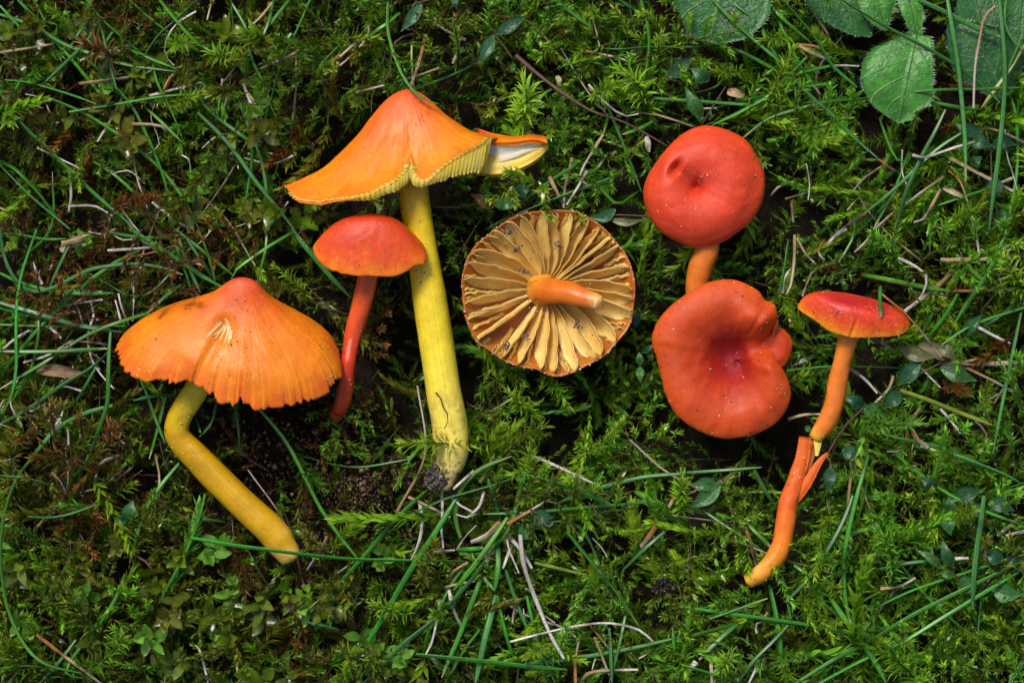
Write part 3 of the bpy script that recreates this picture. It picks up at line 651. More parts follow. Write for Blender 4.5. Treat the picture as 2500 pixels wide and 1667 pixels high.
spots = {'tall': (10, 16, (700, 1200, 230, 490)), 'bent': (38, 60, (290, 830, 700, 990)), 'small': (9, 8, (770, 1040, 520, 670)), 'dimpled': (22, 24, (1570, 1870, 310, 605)), 'folded': (42, 40, (1590, 1930, 685, 1070)), 'thin': (34, 34, (1950, 2220, 708, 820))}
for nm, (na, nb, (x0, x1, y0, y1)) in spots.items():
    _cl = [np.array((rng.uniform(x0, x1), rng.uniform(y0, y1))) for _ in range(7)]
    for q in range(na + nb):
        for _ in range(20):
            x, y = rng.uniform(x0, x1), rng.uniform(y0, y1)
            if nm in ('folded', 'dimpled') and rng.random() < .55:      # more grit near the margins
                cx, cy = (x0 + x1) / 2, (y0 + y1) / 2; a = rng.uniform(0, 6.28); x = cx + math.cos(a) * (x1 - x0) * .47; y = cy + math.sin(a) * (y1 - y0) * .47
            if _cl and rng.random() < .55: x, y = _cl[rng.integers(0, len(_cl))] + rng.normal(0, 11, 2)
            h = on_cap(nm, x, y, .6)
            if h: break
        if not h: continue
        if q < na: items.append((h[0], rng.choice([1.6, 2.0, 2.6, 3.6], p=[.55, .28, .12, .05]), np.array([.62, .46, .38]) * rng.uniform(.5, 1.15)))
        else: dirt.append((h[0], rng.choice([1.3, 1.9, 2.8], p=[.55, .32, .13]), np.array([.05, .035, .03]) * rng.uniform(.5, 2.0)))
for i, (x, y) in enumerate(out4):                      # sand on the rim of the upturned cap
    for _ in range(3):
        t = rng.uniform(0, 1); a = np.array(out4[i]) * (1 - t) + np.array(out4[(i + 1) % len(out4)]) * t
        items.append((W(a[0], a[1], 97), rng.choice([1.5, 2.1, 3.0]), np.array([.72, .6, .5]) * rng.uniform(.6, 1.1)))
for _ in range(60):
    a, f = rng.uniform(0, 6.28), rng.uniform(.3, .9)
    (items if rng.random() < .4 else dirt).append((W(1334 + math.cos(a) * 190 * f + 12, 708 + math.sin(a) * 190 * f - 10, 40 + 62 * f ** 2.2 + 30), rng.uniform(1.2, 2.4), np.array([.6, .5, .42]) if rng.random() < .4 else np.array([.06, .04, .03])))
for (x, y) in ((1245, 562), (1265, 606), (1281, 661), (1283, 820), (1235, 845), (1362, 600), (1410, 790), (1240, 848)):
    for _ in range(16): dirt.append((W(x + rng.normal(0, 6), y + rng.normal(0, 6), rng.uniform(84, 98)), rng.uniform(2, 4.2), np.array([.13, .11, .1]) * rng.uniform(.4, 1.3)))
for pts, hw, n in ((stem1, 34, 110), (stem2a, 28, 40), (stem3, 18, 16), (up7, 18, 16), (lo7, 20, 30)):
    c = spline(np.asarray(pts, float), 200)
    for _ in range(n):
        i = int(200 * (rng.random() ** (.45 if pts is stem1 else .9))) % 200; a = rng.uniform(-1.1, 1.1); T = c[min(i + 1, 199)] - c[max(i - 1, 0)]; T /= np.linalg.norm(T)
        if pts is stem1 and i < 20 or i < 12: continue
        rr = hw * 1.16
        p = c[i] + np.array([-T[1], T[0], 0]) * math.sin(a) * rr + np.array([0, 0, 1]) * math.cos(a) * rr
        dark = rng.random() < (.8 if pts is stem1 else .45)
        (dirt if dark else items).append((W(*p), rng.uniform(1.2, 3.0), np.array([.05, .035, .025]) * rng.uniform(.5, 1.8) if dark else np.array([.75, .6, .45])))
grains(items, 'sand_grains', kind='stuff')
# soil crumb stuck to the foot of the tall stem
clod = []
for _ in range(420):
    a, b = rng.uniform(0, 6.28), rng.uniform(0, 1) ** .5
    x, y = 1066 + math.cos(a) * 30 * b, 1166 + math.sin(a) * 34 * b; z = 40 + 36 * math.sqrt(max(0, 1 - b * b)) + rng.normal(0, 2)
    clod.append((W(x, y, z), min(9, rng.lognormal(.95, .55)), np.array([.10, .08, .065]) * rng.choice([.4, .7, 1.0, 1.7, 4.5], p=[.3, .3, .22, .13, .05])))
grains(clod, 'soil_clod', label='grey soil clod of sand and humus stuck to the foot of the tall yellow stem', category='soil')
def dark_clump(cx, cy, z, r, n, label):
    it = []
    for _ in range(n):
        v = norm(rng.normal(size=3)); q = rng.uniform(.2, 1) ** .5
        it.append((W(cx + v[0] * r * q * 1.2, cy + v[1] * r * q * .9, z + v[2] * r * q * .8 + rng.normal(0, 4)), rng.lognormal(.95, .55), np.array([.035, .026, .024]) * rng.choice([.5, 1, 1.8, 5], p=[.4, .4, .17, .03])))
    grains(it, 'soil_crumb', label=label, category='soil')
dark_clump(1616, 1432, 5, 24, 260, 'dark crumb of soil resting on green moss')
grains(dirt, 'dirt_specks', kind='stuff')
# loose sandy soil in the bare patch
it = []
for _ in range(2600):
    x, y = (rng.normal(885, 80), rng.normal(1225, 75)) if rng.random() < .62 else (rng.normal(720, 110), rng.normal(1085, 75))
    it.append((W(x, y, soil_z(x, y) + rng.uniform(8, 34)), min(11, rng.lognormal(.95, .6)), np.array([.085, .05, .03]) * rng.choice([.4, .9, 1.5, 4.2], p=[.42, .36, .16, .06])))
grains(it, 'soil_grit', kind='stuff')

# ------------------------------------------------------------------ moss
def shoot(L, n, ll, lw, spread, recurve, cbase, ctip, cstem, curve=.4, seed=0, tipdense=.6, rows=None, stemr=2.2, elev=.3, leafvar=.25):
    """one moss shoot along +X (px units), rising by elev; returns (stem, leaves) as (verts, tris, colours)"""
    r = np.random.default_rng(seed)
    k = 9; s = np.linspace(0, 1, k); yaw = r.normal(0, curve); pit = elev + r.normal(0, .15)
    ang = yaw * (s - .5) * 1.6; el = pit * (1 - .9 * s) + .25 * np.sin(s * 3 + r.uniform(0, 6))
    d = np.stack([np.cos(ang) * np.cos(el), np.sin(ang) * np.cos(el), np.sin(el)], 1); c = np.concatenate([[np.zeros(3)], np.cumsum(d[:-1] * L / (k - 1), 0)])
    V, F, _ = tube_np(c, [stemr, stemr * .4], nseg=7, nring=3, cap_ends=False)
    st = (V, np.concatenate([F[0][:, [0, 1, 2]], F[0][:, [0, 2, 3]]]), np.tile(cstem, (len(V), 1)))
    f = np.sort(r.uniform(0, 1, n)) ** tipdense; f = np.clip(f, .03, 1)
    P = np.stack([np.interp(f, s, c[:, q]) for q in range(3)], 1); T = norm(np.stack([np.interp(f, s, d[:, q]) for q in range(3)], 1))
    up = np.array([0, 0, 1.0]); A = norm(np.cross(T, up)); B = np.cross(A, T)
    ph = np.arange(n) * 2.39996 + r.normal(0, .3, n) if rows is None else np.where(np.arange(n) % 2 == 0, 0, np.pi) + r.normal(0, .35, n)
    rad = A * np.cos(ph)[:, None] + B * np.sin(ph)[:, None]; wv = np.cross(T, rad)
    end = np.clip((f - .86) / .14, 0, 1)
    sz = (1 - .45 * end) * (.55 + .45 * np.clip(f / .2, 0, 1)) * r.uniform(1 - leafvar, 1 + leafvar, n)
    a0 = spread * (1 - .6 * end) + r.normal(0, .14, n); a1 = a0 + recurve * (1 - .7 * end)
    def dr(a): return T * np.cos(a)[:, None] + rad * np.sin(a)[:, None]
    l = (ll * sz)[:, None]; w = (lw * sz)[:, None]
    p0 = P + rad * 1.2; p1 = p0 + dr(a0) * l * .35; p2 = p1 + dr((a0 + a1) / 2) * l * .33; p3 = p2 + dr(a1) * l * .32
    tw = r.normal(0, .35, n)[:, None]; wv2 = norm(wv + rad * tw)
    verts = np.stack([p0 - wv * w * .35, p0 + wv * w * .35, p1 - wv2 * w * .5, p1 + wv2 * w * .5, p2 - wv2 * w * .24, p2 + wv2 * w * .24, p3], 1)
    tri = np.array([(0, 1, 3), (0, 3, 2), (2, 3, 5), (2, 5, 4), (4, 5, 6)])
    fac = (np.arange(n)[:, None, None] * 7 + tri[None]).reshape(-1, 3)
    g = np.array([0, 0, .35, .35, .7, .7, 1])[None, :, None] * .45 + (f ** 2)[:, None, None] * .55
    lc = np.array(cbase)[None, None] * (1 - g) + np.array(ctip)[None, None] * g
    lc = lc * r.uniform(1.0, 1.85, (n, 1, 1))
    return st, (verts.reshape(-1, 3), fac, lc.reshape(-1, 3))
def join(*ms):
    o = 0; V, F, C = [], [], []
    for v, f, c in ms: V.append(v); F.append(f + o); C.append(c); o += len(v)
    return np.concatenate(V), np.concatenate(F), np.concatenate(C)
def xform(m, R, t, s=1.0): return (m[0] * s) @ R.T + t, m[1], m[2]
def Rz(a): c, s = math.cos(a), math.sin(a); return np.array([[c, -s, 0], [s, c, 0], [0, 0, 1.0]])
def Ry(a): c, s = math.cos(a), math.sin(a); return np.array([[c, 0, s], [0, 1, 0], [-s, 0, c]])
def Rx(a): c, s = math.cos(a), math.sin(a); return np.array([[1, 0, 0], [0, c, -s], [0, s, c]])

PAL = {'bright': [((.075, .20, .006), (.25, .42, .025)), ((.055, .19, .008), (.17, .38, .025)), ((.10, .21, .005), (.31, .45, .035)), ((.06, .20, .012), (.20, .40, .05))],
       'mid': [((.05, .135, .006), (.15, .27, .018)), ((.06, .125, .005), (.18, .26, .015)), ((.04, .14, .008), (.11, .27, .022))],
       'olive': [((.065, .085, .006), (.18, .20, .018)), ((.07, .08, .007), (.17, .17, .018)), ((.055, .095, .007), (.16, .22, .02))],
       'brown': [((.075, .038, .008), (.20, .105, .022)), ((.085, .048, .012), (.22, .13, .035)), ((.06, .04, .012), (.15, .10, .028)), ((.10, .040, .008), (.25, .11, .022))]}
STEMC = {'bright': (.10, .075, .015), 'mid': (.09, .045, .015), 'olive': (.08, .04, .015), 'brown': (.07, .03, .012)}
def pal(kind, seed): p = PAL[kind]; return p[seed % len(p)]
LIB = {}       # kind -> list of (stem, leaves)
def mk_star(kind, seed):
    cb, ct = pal(kind, seed); r = np.random.default_rng(seed + 50)
    return shoot(r.uniform(130, 210), 78, r.uniform(25, 34), r.uniform(4.8, 6.4), .78, .75, cb, ct, STEMC[kind], seed=seed, elev=r.uniform(.2, .7), curve=.5)
def mk_plume(kind, seed):
    cb, ct = pal(kind, seed); r = np.random.default_rng(seed + 70)
    ct = tuple(np.array(ct) * 1.25)
    return shoot(r.uniform(150, 230), 76, r.uniform(25, 33), r.uniform(8, 10.5), .46, .22, cb, ct, STEMC[kind], seed=seed, elev=r.uniform(.1, .4), curve=.6)
def mk_feather(kind, seed):
    cb, ct = pal(kind, seed); r = np.random.default_rng(seed + 90); L = r.uniform(190, 270)
    st, lv = shoot(L, 34, 17, 5.2, .6, .5, cb, ct, STEMC[kind], seed=seed, elev=.2, curve=.4)
    S, Lf = [st], [lv]
    for k in range(9):
        f = (k + 1.2) / 10; side = -1 if k % 2 else 1
        s2, l2 = shoot((1 - .6 * f) * r.uniform(75, 115), 24, 16, 4.8, .6, .45, cb, ct, STEMC[kind], seed=seed * 31 + k, elev=.1, curve=.5, stemr=1.3)
        p = np.array([L * f * .97, 0, np.interp(f, [0, 1], [0, L * .12])]); R = Rz(side * r.uniform(.75, 1.15)) @ Ry(-r.uniform(-.1, .4))
        S.append(xform(s2, R, p)); Lf.append(xform(l2, R, p))
    return join(*S), join(*Lf)
def mleaf(l, w, c, r, cup=.25):
    """broad wavy leaf along +X with a raised midrib"""
    u = np.array([0, .16, .36, .58, .8, 1.0]); ww = np.array([.25, .72, 1, .95, .6, .05]) * w / 2; z = np.sin(u * r.uniform(1.5, 3)) * l * r.uniform(-.1, .22)
    V = []
    for k in range(6):
        e = r.normal(0, .07 * w, 2)
        V += [(u[k] * l, -ww[k], z[k] + cup * ww[k] + e[0]), (u[k] * l, 0, z[k]), (u[k] * l, ww[k], z[k] + cup * ww[k] + e[1])]
    F = []
    for k in range(5):
        a = k * 3; F += [(a, a + 3, a + 4), (a, a + 4, a + 1), (a + 1, a + 4, a + 5), (a + 1, a + 5, a + 2)]
    C = np.tile(np.array(c), (18, 1)) * np.where(np.arange(18) % 3 == 1, 1.35, 1.0)[:, None]
    return np.array(V), np.array(F), C
def mk_leafy(kind, seed, n=11, parts=False):
    r = np.random.default_rng(seed + 130); L = r.uniform(55, 110); cb, ct = pal(kind, seed)
    el = r.uniform(.3, 1.1); dirv = np.array([math.cos(el), 0, math.sin(el)])
    V, F, _ = tube_np([(0, 0, 0), dirv * L * .5 + [0, r.normal(0, 5), 0], dirv * L], [2.2, 1.2], nseg=5, nring=3, cap_ends=False)
    st = (V, np.concatenate([F[0][:, [0, 1, 2]], F[0][:, [0, 2, 3]]]), np.tile(np.array([.09, .06, .015]), (len(V), 1)))
    leaves = []
    for k in range(n):
        f = .15 + .85 * k / (n - 1); a = k * 2.4 + r.normal(0, .3); up = .15 + .9 * f ** 2 + r.normal(0, .12)
        c = (np.array(cb) * (1 - f * .8) + np.array(ct) * f * .8) * r.uniform(.75, 1.3)
        m = mleaf(r.uniform(28, 50) * (1 - .3 * (f > .9)), r.uniform(15, 24), c, r)
        leaves.append(xform(m, Rz(a) @ Ry(-up), dirv * L * f))
    return (st, leaves) if parts else (st, join(*leaves))
for kd, mix in (('bright', (mk_star,) * 5 + (mk_plume,) * 4 + (mk_feather,) * 4), ('mid', (mk_star,) * 4 + (mk_plume,) * 3 + (mk_feather,) * 3), ('olive', (mk_star,) * 4 + (mk_plume,) * 2 + (mk_feather,) * 3), ('brown', (mk_star,) * 5 + (mk_feather,) * 3)):
    LIB[kd] = [f(kd, i * 7 + len(kd)) for i, f in enumerate(mix)]
LIB['leafy'] = [mk_leafy(k, i * 3 + 1) for i, k in enumerate(['olive', 'mid', 'olive', 'mid', 'olive', 'bright', 'olive'])]

def masked(x, y, grow=0.0):
    m = np.zeros(np.shape(x), bool)
    for p in MASKS: m |= in_poly(x, y, p)
    return m

def scatter(N, ztop, zspread, dens_pow=1.0, margin=240, keep_in=None, seed=0, drop=False):
    """positions for shoots: (x, y, z, heading, pitch, scale, kind)"""
    r = np.random.default_rng(seed)
    x = r.uniform(-margin, PW + margin, N); y = r.uniform(-margin, PH + margin, N)
    s, d, b, l, g = zones(x, y)
    keep = r.random(N) < np.clip(1 - .6 * s - .85 * d, .05, 1) ** dens_pow
    cl = vnoise(np.stack([x, y], 1) / 48, 21, 3); keep &= r.random(N) < np.clip(.62 + .75 * cl, .12, 1)
    hd = r.uniform(0, 2 * np.pi, N); sc = np.clip(r.lognormal(-.06, .3, N), .5, 1.6)
    ln = 205 * sc
    hit = masked(x + np.cos(hd) * ln * .75, y - np.sin(hd) * ln * .75) | masked(x, y) | masked(x + np.cos(hd) * ln * .5, y - np.sin(hd) * ln * .5) | masked(x + np.cos(hd) * ln, y - np.sin(hd) * ln)
    z = ztop - r.random(N) ** .8 * zspread - 45 * np.clip(d, 0, 1) - 12 * np.clip(b, 0, 1) + 14 * vnoise(np.stack([x, y], 1) / 90, 77)
    if drop: keep &= ~hit
    else: z = np.where(hit, np.minimum(z, -150), z); keep &= ~hit | (r.random(N) < .45)
    pt = np.where(hit, -.5, r.normal(0, .3, N))
    wb = np.stack([.9 * g + .40 + .25 * (x > 1150), .38 + 0 * x + .25 * (x < 1150), .12 + .5 * (x < 1150) * 1.0 + .12 * b, .95 * b + 1.2 * s + .05, 1.15 * l + .02], 1)
    wb = wb ** 1.5; wb /= wb.sum(1, keepdims=True); u = r.random(N)[:, None]; kind = (u > np.cumsum(wb, 1)).sum(1).clip(0, 4)
    return [(x[i], y[i], z[i], hd[i], pt[i], sc[i], ('bright', 'mid', 'olive', 'brown', 'leafy')[kind[i]], r.integers(0, 1000)) for i in np.nonzero(keep)[0]]
def frame_of(hd, pit, roll): return Rz(hd) @ Ry(-pit) @ Rx(roll)

def bake(items, name, mat):
    V, F, C = [], [], []; o = 0
    for (x, y, z, hd, pit, sc, kd, k) in items:
        st, lv = LIB[kd][k % len(LIB[kd])]; R = frame_of(hd, pit, (k % 7 - 3) * .25); t = np.array(W(x, y, z)) / U; tint = .72 + .56 * ((k * 37) % 100) / 100
        for m in (st, lv):
            V.append(((m[0] * sc) @ R.T + t) * U); F.append(m[1] + o); C.append(m[2] * tint); o += len(m[0])
    me = mesh_np(name, np.concatenate(V), np.concatenate(F), {'col': np.concatenate(C)}, smooth=False, mats=[mat])
    add(name, me, kind='stuff'); return len(me.polygons)
deep = scatter(1800, -95, 70, .8, seed=1)
top = scatter(2700, -26, 80, 1.4, seed=2)
n_tri = bake([q for q in deep + top if q[6] != 'leafy'], 'moss_carpet', M_moss)
n_tri += bake([q for q in deep + top if q[6] == 'leafy'], 'leafy_moss_carpet', M_leafmoss)
print('moss triangles', n_tri, len(deep), len(top))

# single moss shoots on top of the carpet
SH = {}
def shoot_obj(kd, k, x, y, z, hd, pit, sc):
    k = k % len(LIB[kd])
    if (kd, k) not in SH:
        st, lv = LIB[kd][k]
        SH[kd, k] = (mesh_np('stem', st[0] * U, st[1], {'col': st[2]}, smooth=False, mats=[M_moss]), mesh_np('leaves', lv[0] * U, lv[1], {'col': lv[2]}, smooth=False, mats=[M_moss]))
    look = {'bright': 'bright yellow-green', 'mid': 'mid green', 'olive': 'dull olive green', 'brown': 'withered brown'}[kd]
    fn = {'bright': 13, 'mid': 10, 'olive': 9, 'brown': 8}[kd]
    star, plume = {'bright': (5, 9), 'mid': (4, 7), 'olive': (4, 6), 'brown': (5, 5)}[kd]
    form = 'spiky star-tipped' if k < star else ('plump plume-like' if k < plume else 'branched feathery')
    o = thing('moss_shoot', W(x, y, z), f'{look} {form} moss shoot near {near((x, y))}', 'moss', f'{look} {form} moss shoots near {near((x, y))}')
    o.rotation_euler = (frame_to_euler(hd, pit, 0)); o.scale = (sc, sc, sc)
    add('stem', SH[kd, k][0], o); add('leaves', SH[kd, k][1], o, kind='stuff')
from mathutils import Matrix
def frame_to_euler(hd, pit, roll): return Matrix(frame_of(hd, pit, roll).tolist()).to_euler()
sel = [q for q in scatter(900, -14, 16, 1.8, margin=-30, seed=5, drop=True) if q[6] != 'leafy'][:230]
for (x, y, z, hd, pit, sc, kd, k) in sel: shoot_obj(kd, k, x, y, z, hd, .1 + abs(pit), sc * 1.05)
# shoots that can be picked out in the photograph: base -> tip
def CR(c, x, y):
    x0, y0, k = {'A': (0, 0, 2.8), 'B': (830, 0, 2.8), 'C': (1600, 0, 2.6133), 'D': (0, 560, 2.8), 'E': (0, 1110, 2.8157), 'F': (830, 1110, 2.8157), 'G': (1660, 1110, 2.8), 'H': (1900, 560, 2.8517)}[c]
    return x0 + x / k, y0 + y / k
PICK = """F 1640,300 1640,600 p|F 1660,400 1775,580 p|F 1690,370 1880,510 p|F 730,860 330,1025 p|G 2020,70 2160,300 p|G 990,450 1120,650 p|G 1440,440 1740,555 p|G 830,1010 1085,910 p|G 1190,1020 1410,1180 p|G 860,1180 1010,1300 s|G 760,1180 550,1230 s|G 820,1130 810,970 s|G 1900,1170 2080,1330 s|G 1900,1180 1690,1290 s|G 1760,1350 1600,1440 p|G 60,700 440,440 f|G 480,380 230,390 p|G 440,260 700,260 p|C 1030,1190 1320,960 p|C 1060,1230 1310,1160 p|C 1020,1170 760,1130 p|C 1020,1300 990,900 f|C 560,460 310,480 s|C 600,480 720,590 s|C 900,780 690,910 p|C 1350,1200 1480,1230 s|E 330,1100 190,870 p|E 360,1090 330,800 p|E 380,1160 230,1160 p|E 420,1200 630,1160 p|E 230,1340 100,1430 p|E 1180,300 1100,240 p|E 960,1170 840,1320 p|F 1950,850 1630,860 s|F 1980,880 1720,1060 f|F 2200,430 1910,520 p|F 2200,420 2100,220 p|F 1500,1300 1130,1210 p|F 1500,1330 1000,1460 p|F 1520,1400 1270,1490 p|F 1250,1180 1150,1090 p|B 1620,700 1360,690 f|B 1640,780 1340,750 p|B 1640,870 1360,860 p|B 1450,500 1280,230 p|B 1460,480 1800,400 p|B 1880,330 1830,70 s|B 1960,650 2010,520 s|A 1490,230 1180,280 p|A 1500,240 1540,100 p|A 1480,250 1330,150 p|A 2180,760 2160,600 s|A 2240,560 1900,560 p|B 60,640 20,800 s|H 480,270 150,320 f|H 900,120 780,60 s|H 1100,480 1190,420 s|H 1090,1160 1080,1040 s|H 1500,1330 1640,1350 s|H 1260,1440 1200,1350 s"""
for k, ln in enumerate(PICK.split('|')):
    c, a, b, f = ln.split(); a = CR(c, *map(float, a.split(','))); b = CR(c, *map(float, b.split(',')))
    kd = 'bright' if c not in 'A' else 'mid'
    lo, hi = {'s': (0, 5 if kd == 'bright' else 4), 'p': (5 if kd == 'bright' else 4, 9 if kd == 'bright' else 7), 'f': (9 if kd == 'bright' else 7, 13 if kd == 'bright' else 10)}[f]
    idx = lo + k % (hi - lo); L = np.ptp(LIB[kd][idx][0][0][:, 0])
    shoot_obj(kd, idx, a[0], a[1], 0, math.atan2(a[1] - b[1], b[0] - a[0]), .12, math.hypot(b[0] - a[0], b[1] - a[1]) / L * .95)

# leafy moss plants: each leaf is a part
LM = []
for v, kd in enumerate(['olive', 'mid', 'olive', 'bright']):
    st, lv = mk_leafy(kd, 300 + v, 10, True)
    LM.append((kd, mesh_np('stem', st[0] * U, st[1], {'col': st[2]}, mats=[M_leafmoss]), [mesh_np('leaf', m[0] * U, m[1], {'col': m[2]}, mats=[M_leafmoss]) for m in lv]))
r5 = np.random.default_rng(44); cnt = 0
for _ in range(900):
    x, y = r5.uniform(0, PW), r5.uniform(0, PH); s, d, b, l, g = zones(x, y)
    if cnt >= 85 or r5.random() > l * .7 or masked(np.array(x), np.array(y)) or masked(np.array(x + 30), np.array(y)) or masked(np.array(x - 30), np.array(y)): continue
    cnt += 1; kd, sm, lms = LM[r5.integers(0, 4)]
    look = {'olive': 'olive', 'mid': 'dark green', 'bright': 'fresh green'}[kd]
    o = thing('leafy_moss', W(x, y, r5.uniform(-45, -8)), f'{look} leafy wet moss plant near {near((x, y))}', 'moss', f'{look} broad-leaved moss plants near {near((x, y))}')
    o.rotation_euler = frame_to_euler(r5.uniform(0, 6.28), r5.normal(0, .25), 0); o.scale = (r5.uniform(.85, 1.35),) * 3
    add('stem', sm, o)
    for m in lms: add('leaf', m, o)
